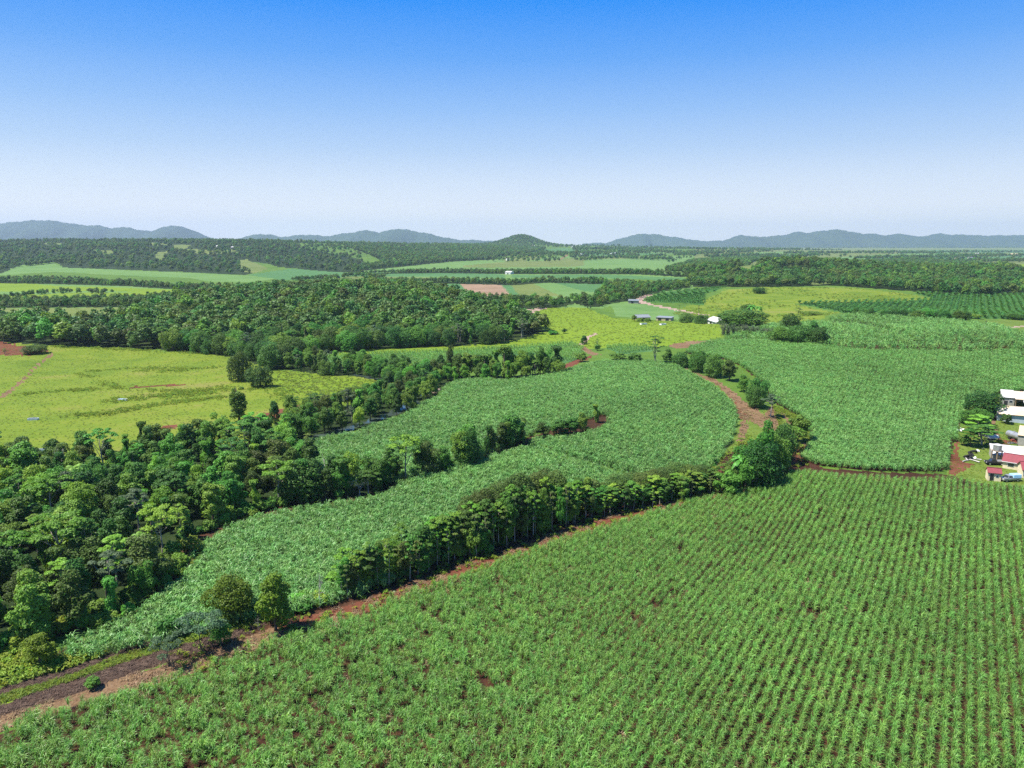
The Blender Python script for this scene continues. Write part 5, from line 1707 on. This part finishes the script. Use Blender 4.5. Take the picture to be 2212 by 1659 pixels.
P = P[inside(P, w)] + rg.normal(0, 0.25, (inside(P, w).sum(), 2))
n = len(P)
scatter('banana_plants', np.column_stack([P, H(P[:, 0], P[:, 1])]), rg.uniform(0, 6.28, n), rg.uniform(0.8, 1.1, n), rg.integers(0, 4, n), BAN, 'small banana plot in bowed rows beside the far farm road', 'banana plot')
# young cane on the mid fields
MIDC = bpy.data.collections['sugarcane_kinds'].objects[0].data
P = np.concatenate([rows(w, 1.9, 1.5, rg) for w in WP['young_cane'] + WP['dark_cane_patch']])
n = len(P)
P = P + rg.normal(0, 0.4, P.shape)
scatter('young_cane', np.column_stack([P, H(P[:, 0], P[:, 1])]), rg.uniform(0, 6.28, n), rg.uniform(0.8, 1.2, n), np.zeros(n, int), [bpy.data.collections['sugarcane.001_kinds' if 'sugarcane.001_kinds' in bpy.data.collections else 'sugarcane_kinds'].objects[0].data], 'narrow young cane field between the wooded hill and the creek trees', 'sugarcane field')
tick('covers')


# ------------------------------------------------------------------ creek
def ribbon(name, line, width, mat, lift):
    w = cast(densify(line, 5.0, False))
    t = unit(np.gradient(w, axis=0))
    nrm = np.stack([-t[:, 1], t[:, 0]], 1)
    wd = width * (1 + 0.25 * np.sin(np.arange(len(w)) * 1.3))[:, None] / 2
    A, B = w + nrm * wd, w - nrm * wd
    z = np.minimum(H(A[:, 0], A[:, 1]), H(B[:, 0], B[:, 1])) + lift
    V = np.concatenate([np.column_stack([A, z]), np.column_stack([B, z])])
    n = len(w)
    k = np.arange(n - 1)
    return tag(link(name, mesh_np(name, V, np.stack([k + 1, k, n + k, n + k + 1], 1), mat)), kind='structure')


ribbon('creek', [(640, 966), (690, 945), (720, 936), (770, 923), (820, 906), (850, 895), (880, 880), (905, 864), (930, 845), (915, 833), (880, 826), (820, 818), (760, 806)], 6.0, M['water'], 0.12)
for i, (px, py, s) in enumerate([(925, 856, 1.3), (938, 849, 1.6), (903, 874, 1.1), (948, 843, 1.0)]):
    x, y = cast([(px, py)])[0]
    r = np.random.default_rng(60 + i)
    bm = bmesh_ico = None
    V = []
    F = []
    for a in range(5):
        for b in range(8):
            th, ph = PI * a / 4, 2 * PI * b / 8
            rr = s * r.uniform(0.75, 1.1)
            V.append((rr * math.sin(th) * math.cos(ph), 0.8 * rr * math.sin(th) * math.sin(ph), 0.6 * rr * math.cos(th) + 0.15 * s))
    for a in range(4):
        for b in range(8):
            F.append((a * 8 + b, a * 8 + (b + 1) % 8, (a + 1) * 8 + (b + 1) % 8, (a + 1) * 8 + b))
    o = link('boulder', mesh_np('boulder', np.array(V), np.array(F), M['rock']), None, (x, y, float(H(x, y))))
    tag(o, ['reddish boulder on the creek bank under the trees', 'largest reddish boulder at the creek bend', 'low boulder on the bank below the creek trees', 'small boulder at the top of the creek bank'][i], 'boulder', 'boulders on the creek bank')


# ------------------------------------------------------------------ buildings
def building(name, label, left, right, depth, wall_h, rise, wall, roof, kind='gable', doors=(), windows=(), group=None, cat='shed', length=None, over=0.3, lift=0.0, trim=None):
    """front wall between two surveyed feet; x runs along the front, y goes back"""
    a, b = cast([left, right])
    d = b - a
    L = float(np.hypot(*d)) if length is None else length
    rz = math.atan2(d[1], d[0])
    if length is not None:
        rz = math.atan2(d[1], d[0])
    z = float(min(H(*a), H(*b))) + lift
    t = thing(name, label, cat, (a[0], a[1], z), rz, group)
    rd = depth / 2 if kind == 'gable' else depth
    if kind == 'gable':
        prof = [(0, -0.6), (depth, -0.6), (depth, wall_h), (depth / 2, wall_h + rise), (0, wall_h)]
    else:
        prof = [(0, -0.6), (depth, -0.6), (depth, wall_h + rise), (0, wall_h)]
    MB().prism(prof, 0, L).build('wall', M[wall], t)
    mb = MB()
    sl = rise / rd
    th, g = 0.07, 0.03
    mb.prism([(-over, wall_h - over * sl + g), (rd, wall_h + rise + g), (rd, wall_h + rise + g + th), (-over, wall_h - over * sl + g + th)], -over, L + over)
    if kind == 'gable':
        mb.prism([(depth + over, wall_h - over * sl + g), (depth + over, wall_h - over * sl + g + th), (rd + 0.002, wall_h + rise + g + th), (rd + 0.002, wall_h + rise + g)], -over, L + over)
    r = mb.build('roof', M[roof], t)
    if kind == 'gable':
        MB().box((L / 2, rd, wall_h + rise + g + th + 0.03), (L + 2 * over, 0.3, 0.06)).build('ridge_cap', M[roof], r)
    MB().box((L / 2, -over - 0.06, wall_h - over * sl + 0.02), (L + 2 * over, 0.1, 0.12)).build('gutter', M[trim or 'dark'], r)
    for (u, w, h) in doors:
        MB().box((u * L, -0.03, h / 2), (w, 0.1, h)).build('door', M['dark'], t)
    for (u, zc, w, h) in windows:
        f = MB().box((u * L, -0.02, zc), (w + 0.16, 0.08, h + 0.16)).build('window', M['white_paint'], t)
        MB().box((u * L, -0.07, zc), (w, 0.04, h)).build('pane', M['glass'], f)
    return t, L


# farm yard
building('shed', 'grey block shed with white roof at the back of the farm yard', (2163.5, 877), (2190, 879.5), 6, 3.1, 1.6, 'grey_wall', 'white_roof', 'skillion', [(0.3, 1.0, 2.0)], [(0.7, 1.9, 0.9, 0.6)], over=0.15)
t = thing('open_shed', 'open-fronted shed with patched rusty roof beside the grey block shed', 'shed', (0, 0, 0))
a, b = cast([(2190.5, 881), (2240, 886)])
t.location = (a[0], a[1], float(H(*a)))
t.rotation_euler = (0, 0, math.atan2(b[1] - a[1], b[0] - a[0]))
for x in (0.3, 3.5, 7.0):
    MB().box((x, 0.2, 1.3), (0.2, 0.2, 3.4)).build('post', M['post_wood'], t)
MB().box((4, 7.0, 1.5), (8.4, 0.15, 3.6)).build('back_wall', M['grey_wall'], t)
MB().prism([(-0.4, 3.0), (7.2, 4.5), (7.2, 4.58), (-0.4, 3.08)], 0.05, 3.4).build('roof', M['rust_roof'], t)
MB().prism([(-0.2, 3.05), (7.2, 4.55), (7.2, 4.65), (-0.2, 3.15)], 3.42, 8.6).build('roof', M['white_roof'], t)
MB().prism([(-2.2, 2.2), (-0.5, 2.75), (-0.5, 2.83), (-2.2, 2.28)], 2.2, 8.6).build('awning', M['white_roof'], t)
MB().box((5.6, -0.9, 0.9), (2.6, 1.6, 2.3)).build('store_room', M['tan_wall'], t)
t, L = building('long_shed', 'long pale blue shed with half-stained cream roof in the farm yard', (2153.5, 908), (2206, 914.5), 7.5, 2.6, 1.9, 'blue_wall', 'stained_roof', 'gable', [(0.62, 1.0, 2.0)], length=24.0)
building('shed', 'shed with orange-cream roof at the right border of the photo', (2197, 961.5), (2213, 964), 8, 3.0, 1.3, 'grey_wall', 'cream_roof', 'skillion', [(0.75, 2.4, 2.2)], length=9.0, over=0.12)
t, L = building('low_shed', 'long low shed with cream iron roof behind the water tank', (2143, 997), (2212, 1004), 7.0, 2.0, 1.3, 'grey_wall', 'white_roof', 'skillion', [(0.62, 2.2, 1.7)], length=16.0, over=0.2)
MB().prism([(-0.18, 2.08), (7.05, 3.44), (7.05, 3.5), (-0.18, 2.14)], 6.6, 16.1).build('rusty_roof', M['rust_roof'], t)['label'] = 'rust-streaked right half of the roof'
t, L = building('house', 'cream cottage with dark red roof beside the low shed', (2165, 1011), (2207, 1017.5), 4.6, 2.1, 1.5, 'cream_wall', 'red_roof', 'gable', [], [(0.42, 1.2, 1.3, 0.8)], cat='house', trim='white_paint')
building('house_wing', 'red-roofed cottage wing at the right border, nearest the cane', (2208, 1033), (2230, 1035), 5.0, 2.3, 1.4, 'cream_wall', 'red_roof', 'gable', [], [(0.3, 1.2, 1.0, 0.8)], cat='house')
building('garden_shed', 'small cream shed with dark red roof behind the cane edge', (2132.5, 1038), (2155, 1040), 2.6, 2.15, 0.95, 'cream_wall', 'red_roof', 'gable', [(0.3, 0.8, 1.8)], [(0.7, 1.35, 0.5, 0.4)], length=2.9, over=0.15)


def cyl(p0, p1, r, n=16):
    return MB().tube([p0, p1], r, n)


# water tank on its stand
x, y = cast([(2151, 999)])[0]
t = thing('water_tank', 'galvanised water tank on a tall timber stand before the low shed', 'water tank', (x, y, float(H(x, y))), 0.3)
for sx in (-0.8, 0.8):
    for sy in (-0.8, 0.8):
        MB().box((sx, sy, 1.55), (0.22, 0.22, 3.5)).build('post', M['post_wood'], t)
MB().box((0, 0, 3.38), (2.3, 2.3, 0.14)).build('platform', M['post_wood'], t)
MB().tube([(-0.8, -0.82, 0.4), (0.8, -0.82, 3.0)], 0.05, 5).build('brace', M['post_wood'], t)
MB().tube([(0.8, -0.86, 0.4), (-0.8, -0.86, 3.0)], 0.05, 5).build('brace', M['post_wood'], t)
tk = cyl((0, 0, 3.46), (0, 0, 5.0), 1.05, 20).build('tank', M['galv'], t)
for z in (3.75, 4.2, 4.65):
    MB().tube([(0, 0, z - 0.03), (0, 0, z + 0.03)], 1.075, 20).build('hoop', M['galv'], tk)
MB().tube([(0, 0, 5.01), (0, 0, 5.25)], [1.08, 0.25], 20).build('lid', M['white_roof'], tk)


def ute(label, foot, rz, body, top=None, cat='ute'):
    x, y = cast([foot])[0]
    t = thing('ute', label, cat, (x, y, float(H(x, y))), rz)
    MB().prism([(-0.85, 0.45), (0.85, 0.45), (0.88, 0.75), (0.85, 1.0), (-0.85, 1.0), (-0.88, 0.75)], -2.3, 2.3).build('body', M[body], t)
    cb = MB()
    b0 = len(cb.v)
    for (xx, zz, yy) in ((-0.2, 1.0, 0.84), (1.3, 1.0, 0.84), (0.85, 1.62, 0.68), (-0.05, 1.62, 0.68)):
        cb.v += [(xx, -yy, zz), (xx, yy, zz)]
    cb.q += [(b0, b0 + 2, b0 + 4, b0 + 6), (b0 + 1, b0 + 7, b0 + 5, b0 + 3), (b0 + 4, b0 + 5, b0 + 7, b0 + 6), (b0 + 2, b0 + 3, b0 + 5, b0 + 4), (b0, b0 + 6, b0 + 7, b0 + 1)]
    c = cb.build('cab', M[body], t)
    ws = MB()
    ws.v += [(1.26, -0.74, 1.07), (1.26, 0.74, 1.07), (0.9, 0.62, 1.57), (0.9, -0.62, 1.57)]
    ws.v = [(p[0] + 0.025, p[1], p[2]) for p in ws.v]
    ws.q += [(0, 1, 2, 3)]
    ws.build('windscreen', M['glass'], c)
    for s in (-1, 1):
        MB().prism([(0.0, 1.08), (0, 1.5), (0.03, 1.5), (0.03, 1.08)], 0.0, 0.85).build('side_window', M['glass'], c).location = (0.05, s * 0.79 - 0.015, 0)
    for xx in (-1.45, 1.5):
        for s in (-1, 1):
            w = MB().tube([(xx, s * 0.68, 0.36), (xx, s * 0.9, 0.36)], 0.36, 14).build('wheel', M['rubber'], t)
            MB().tube([(xx, s * 0.895, 0.36), (xx, s * 0.915, 0.36)], 0.2, 10).build('rim', M['galv'], w)
    if top:
        MB().prism([(-0.9, 1.02), (0.9, 1.02), (0.8, 1.78), (0.5, 1.86), (-0.5, 1.86), (-0.8, 1.78)], -2.4, -0.3).build('canopy', M[top], t)
    else:
        MB().box((-1.3, 0, 1.12), (1.9, 1.7, 0.22)).build('tray', M['galv'], t)
    for s in (-1, 1):
        MB().box((2.31, s * 0.6, 0.78), (0.06, 0.3, 0.16)).build('headlight', M['white_paint'], t)
    return t


ute('ute with a light blue canopy parked below the cream cottage', (2181, 1039), math.radians(186), 'galv', 'sky_blue')
ute('dark ute with white bonnet load parked under the water tank', (2148, 1003.5), math.radians(172), 'dark')

# silver tank trailer, implement and awning in the yard
x, y = cast([(2189, 950)])[0]
t = thing('tank_trailer', 'silver cylindrical tank trailer beside the right border shed', 'tank trailer', (x, y, float(H(x, y))), math.radians(100))
tk = MB().tube([(-2.2, 0, 1.5), (-2.05, 0, 1.5), (2.05, 0, 1.5), (2.2, 0, 1.5)], [0.6, 0.95, 0.95, 0.6], 18).build('tank', M['galv'], t)
MB().tube([(0, 0, 2.42), (0, 0, 2.62)], 0.3, 12).build('hatch', M['galv'], tk)
MB().box((0, 0, 0.62), (4.4, 0.9, 0.16)).build('chassis', M['red_paint'], t)
for sx in (-0.7, 0.7):
    MB().box((sx * 1.6, 0, 0.82), (0.25, 1.3, 0.3)).build('saddle', M['red_paint'], t)
    for s in (-1, 1):
        MB().tube([(sx, s * 0.7, 0.42), (sx, s * 0.95, 0.42)], 0.42, 14).build('wheel', M['rubber'], t)
x, y = cast([(2188, 959)])[0]
t = thing('harrow', 'rusty red farm implement with discs in front of the tank trailer', 'farm implement', (x, y, float(H(x, y))), 0.15)
MB().box((0, 0, 0.75), (3.2, 0.14, 0.14)).box((0, 0.9, 0.75), (3.2, 0.14, 0.14)).box((-1.2, 0.45, 0.75), (0.12, 1.0, 0.12)).box((1.2, 0.45, 0.75), (0.12, 1.0, 0.12)).box((0, -0.7, 0.75), (0.14, 1.5, 0.12)).build('frame', M['red_paint'], t)
for k in range(6):
    MB().tube([(-1.4 + k * 0.55, 0.02, 0.36), (-1.36 + k * 0.55, 0.05, 0.36)], [0.36, 0.3], 14).build('disc', M['galv'], t)
MB().box((0.2, 0.45, 1.05), (0.9, 0.6, 0.45)).build('hopper', M['red_paint'], t)
x, y = cast([(2146, 962)])[0]
t = thing('shelter', 'small timber shelter with rounded white awning by the yard trees', 'shelter', (x, y, float(H(x, y))), 0.1)
for sx in (-1.3, 1.3):
    for sy in (0, 2.0):
        MB().box((sx, sy, 0.95), (0.14, 0.14, 2.3)).build('post', M['post_wood'], t)
MB().box((0, 1, 1.5), (2.9, 2.3, 0.12)).build('shelf', M['post_wood'], t)
aw = MB()
aw.prism([(-0.2 + 2.4 * 0.5 * (1 - math.cos(PI * k / 10)), 2.1 + 0.75 * math.sin(PI * k / 10)) for k in range(11)], -1.5, 1.5)
o = aw.build('awning', M['white_roof'], t)

# scrap at the field side
for i, (px, py, ang) in enumerate([(2096, 983, 0.3), (2089, 988, 1.0), (2103, 978, 0.8), (2093, 991, 2.0)]):
    x, y = cast([(px, py)])[0]
    mb = MB()
    ring = [(0.55 * math.cos(a), 0.55 * math.sin(a), 0.18) for a in np.linspace(0, 2 * PI, 17)]
    mb.tube(ring, 0.2, 8)
    o = mb.build('tyre', M['rubber'])
    o.location = (x, y, float(H(x, y)) + 0.1)
    o.rotation_euler = (0.5 * math.sin(ang * 5), 0.4, ang)
    o.scale = (1.4, 1.4, 1.4)
    tag(o, ['black tyre on the scrap heap, nearest the yard trees', 'black tyre lying left on the scrap heap', 'uppermost black tyre of the scrap heap', 'lowest black tyre of the scrap heap'][i], 'tyre', 'tyres on the scrap heap')
for i, (px, py, s, nm, lab) in enumerate([(2071, 931, 1.3, 'metal_sheet', 'white crumpled metal sheet beside the cane edge, left one'), (2078, 929, 1.2, 'metal_sheet', 'white crumpled metal sheet beside the cane edge, right one'), (2120, 970, 1.0, 'metal_sheet', 'pale scrap sheet at the foot of the yard trees'),
                                           (2101, 990, 1.1, 'metal_sheet', 'whitish slab lying beside the tyres'), (2112, 974, 0.9, 'metal_sheet', 'white scrap below the two bare stems')]):
    x, y = cast([(px, py)])[0]
    V = [(s * (u - 1.5) * 0.5, s * (v - 1) * 0.45, 0.25 + 0.22 * math.sin(u * 2.2 + i) + 0.18 * math.cos(v * 2.7 + i)) for u in range(4) for v in range(3)]
    V += [(p[0], p[1], p[2] - 0.03) for p in V]
    F = [(u * 3 + v, u * 3 + v + 1, u * 3 + v + 4, u * 3 + v + 3)[::-1] for u in range(3) for v in range(2)]
    F += [tuple(k + 12 for k in f[::-1]) for f in F]
    o = link(nm, mesh_np(nm, np.array(V), np.array(F), M['white_paint']), None, (x, y, float(H(x, y))))
    o.rotation_euler = (0.2, 0.1, i * 1.1)
    tag(o, lab, 'metal sheet', 'scrap about the farm yard')
x, y = cast([(2098, 994)])[0]
for i in range(4):
    mb = MB().tube([(-1.6, 0, 0.2), (0, 0.1, 0.24), (1.7, 0, 0.2)], [0.16, 0.15, 0.11], 7)
    o = mb.build('log', M['dead_wood'])
    o.location = (x - 2.0 + i * 1.1, y + (i % 2) * 1.6 - 1, float(H(x, y)))
    o.rotation_euler = (0, 0, 0.5 + i * 0.7)
    tag(o, ['grey log at the left of the scrap heap', 'grey log across the scrap heap', 'grey log behind the scrap heap', 'grey log at the right of the scrap heap'][i], 'log', 'logs on the scrap heap')

# homesteads beyond
building('house', 'long low house with grey roof behind shrubs on the bright pasture', (1377, 692.5), (1404, 692.5), 9, 2.6, 1.6, 'tan_wall', 'grey_roof', 'gable', [(0.5, 1, 2)], [(0.2, 1.5, 1.2, 0.9), (0.8, 1.5, 1.2, 0.9)], cat='house', over=0.6)
building('shed', 'long dark open shed with white patches beside the grey-roofed house', (1417, 692.5), (1449, 693), 7, 2.4, 0.6, 'tan_wall', 'grey_roof', 'skillion', [(0.25, 2.5, 2.0), (0.75, 2.5, 2.0)])
building('house', 'white house with white roof right of the two dense trees', (1527, 699), (1548, 700), 9, 3.0, 1.8, 'white_wall', 'white_roof', 'gable', [(0.4, 3.5, 2.0)], [(0.8, 1.7, 1.2, 0.9)], cat='house', over=0.7)
building('shed', 'small long shed by the bend of the far farm road', (1357, 655.5), (1379, 656), 6, 2.6, 0.8, 'grey_wall', 'grey_roof', 'skillion', [(0.4, 2, 2)])
building('house', 'pale-roofed house among trees at the left end of the wooded hill', (553, 660), (572, 660.5), 9, 3.5, 1.8, 'tan_wall', 'white_roof', 'gable', [(0.5, 1, 2)], cat='house', over=0.6)
building('house', 'white house half hidden by garden trees at the far left', (436, 645), (447, 645), 8, 4.5, 1.8, 'white_wall', 'grey_roof', 'gable', [(0.5, 1.5, 2)], cat='house')
FARB = [((468, 534.5), (478, 534.5), 'white shed high on the far left hillside', 'white_wall', 'white_roof'), ((499, 537), (508, 537), 'small pale house on the far left hilltop, right of the white shed', 'tan_wall', 'white_roof'),
        ((893, 554.5), (907, 554.5), 'white house before the bluish forest in the middle distance', 'white_wall', 'white_roof'), ((1091, 592.5), (1103, 592.5), 'white farmhouse at the end of the dark cane strip', 'white_wall', 'white_roof'),
        ((1095, 563), (1101, 563), 'white cottage on the hillside field', 'white_wall', 'white_roof'), ((1145, 533), (1156, 533), 'pale house at the right foot of the central knoll', 'tan_wall', 'white_roof'),
        ((1236, 534.5), (1242, 534.5), 'white cottage right of the central knoll', 'white_wall', 'white_roof'), ((1257, 550.5), (1272, 550.5), 'long low white shed above the hillside field', 'white_wall', 'grey_roof'),
        ((1324, 549.5), (1333, 549.5), 'white house in the trees above the valley', 'white_wall', 'white_roof'), ((1726, 564), (1741, 564), 'white shed on the plain behind the grassy ridge, left one', 'white_wall', 'white_roof'),
        ((1748, 564.5), (1756, 564.5), 'white shed on the plain behind the grassy ridge, right one', 'white_wall', 'white_roof'), ((1988, 555.5), (1997, 555.5), 'white shed alone on the right plain', 'white_wall', 'white_roof'),
        ((2069, 559.5), (2081, 559.5), 'low pale farmhouse on the right plain', 'tan_wall', 'grey_roof'), ((2095, 559.5), (2102, 559.5), 'pale green barn on the right plain', 'grey_wall', 'grey_roof'), ((2112, 550), (2117, 550), 'small white house far out on the right plain', 'white_wall', 'white_roof'),
        ((2157, 578.5), (2199, 579), 'long white packing shed at the edge of the right ridge forest', 'white_wall', 'white_roof'), ((2182, 551.5), (2199, 551.5), 'long tan-roofed barn far out on the right plain', 'tan_wall', 'cream_roof')]
for l, r_, lab, wl, rf in FARB:
    dist = np.hypot(*cast([l])[0])
    building('farm_building', lab, l, r_, 8 + dist * 0.002, 3.0 + dist * 0.0006, 1.6 + dist * 0.0003, wl, rf, 'gable', [(0.5, 2.5, 2.4)], group='buildings far off in the valley', cat='building', over=0.5)

# power poles
for i, (px, py, top, lab) in enumerate([(2128, 712, 692, 'leaning power pole on the cane rise, left one of the pair'), (2152, 718, 698, 'power pole beside the far road bend'), (1565, 701, 681, 'power pole behind the white house'), (1509, 676, 660, 'power pole beside the far farm road'),
                                         (1467, 672, 658, 'power pole on the far farm road left of the dense trees'), (1385, 648, 632, 'power pole at the bend of the far farm road'), (1740, 548, 530, 'tall mast on the far plain'), (1895, 545, 526, 'second tall mast on the far plain')]):
    x, y = cast([(px, py)])[0]
    g = math.hypot(x, y)
    t2 = (top - 829.5) / 1588
    h = CAM_H + g * (-SP - t2 * CP) / math.hypot((px - 1106) / 1588, CP - t2 * SP) - float(H(x, y))
    t = thing('power_pole', lab, 'power pole', (x, y, float(H(x, y))), 0.4, 'power poles along the roads')
    rad = 0.14 if g < 900 else 0.5
    MB().tube([(0, 0, -0.3), (0.15 if i == 0 else 0, 0, h)], [rad, rad * 0.7], 7).build('pole', M['pole_wood'], t)
    MB().box((0.1 if i == 0 else 0, 0, h - 0.6), (2.2 if g < 900 else 5, 0.12, 0.14)).build('cross_arm', M['pole_wood'], t)
# troughs in the pasture
for i, (px, py, lab) in enumerate([(265, 865, 'pale blue water trough beside the weedy drain in the pasture'), (72, 907, 'white water trough on the left of the pasture'), (95, 974, 'white water trough near the forest edge in the pasture'), (1390, 701, 'white tank alone on the bright pasture below the grey-roofed house'),
                                    (1432, 702, 'white round tank on the bright pasture below the dark shed')]):
    x, y = cast([(px, py)])[0]
    s = 1.0 if i < 3 else 1.5
    o = thing('water_trough', lab, 'trough', (x, y, float(H(x, y))), 0.15 * i, 'troughs and tanks on the pasture', s)
    MB().box((0, -0.6, 0.3), (3.2, 0.12, 0.7)).box((0, 0.6, 0.3), (3.2, 0.12, 0.7)).box((-1.55, 0, 0.3), (0.1, 1.08, 0.68)).box((1.55, 0, 0.3), (0.1, 1.08, 0.68)).build('basin', M['white_paint'], o)
    MB().box((0, 0, 0.45), (2.98, 1.06, 0.03)).build('water', M['sky_blue'] if i == 0 else M['water'], o)
tick('farm')
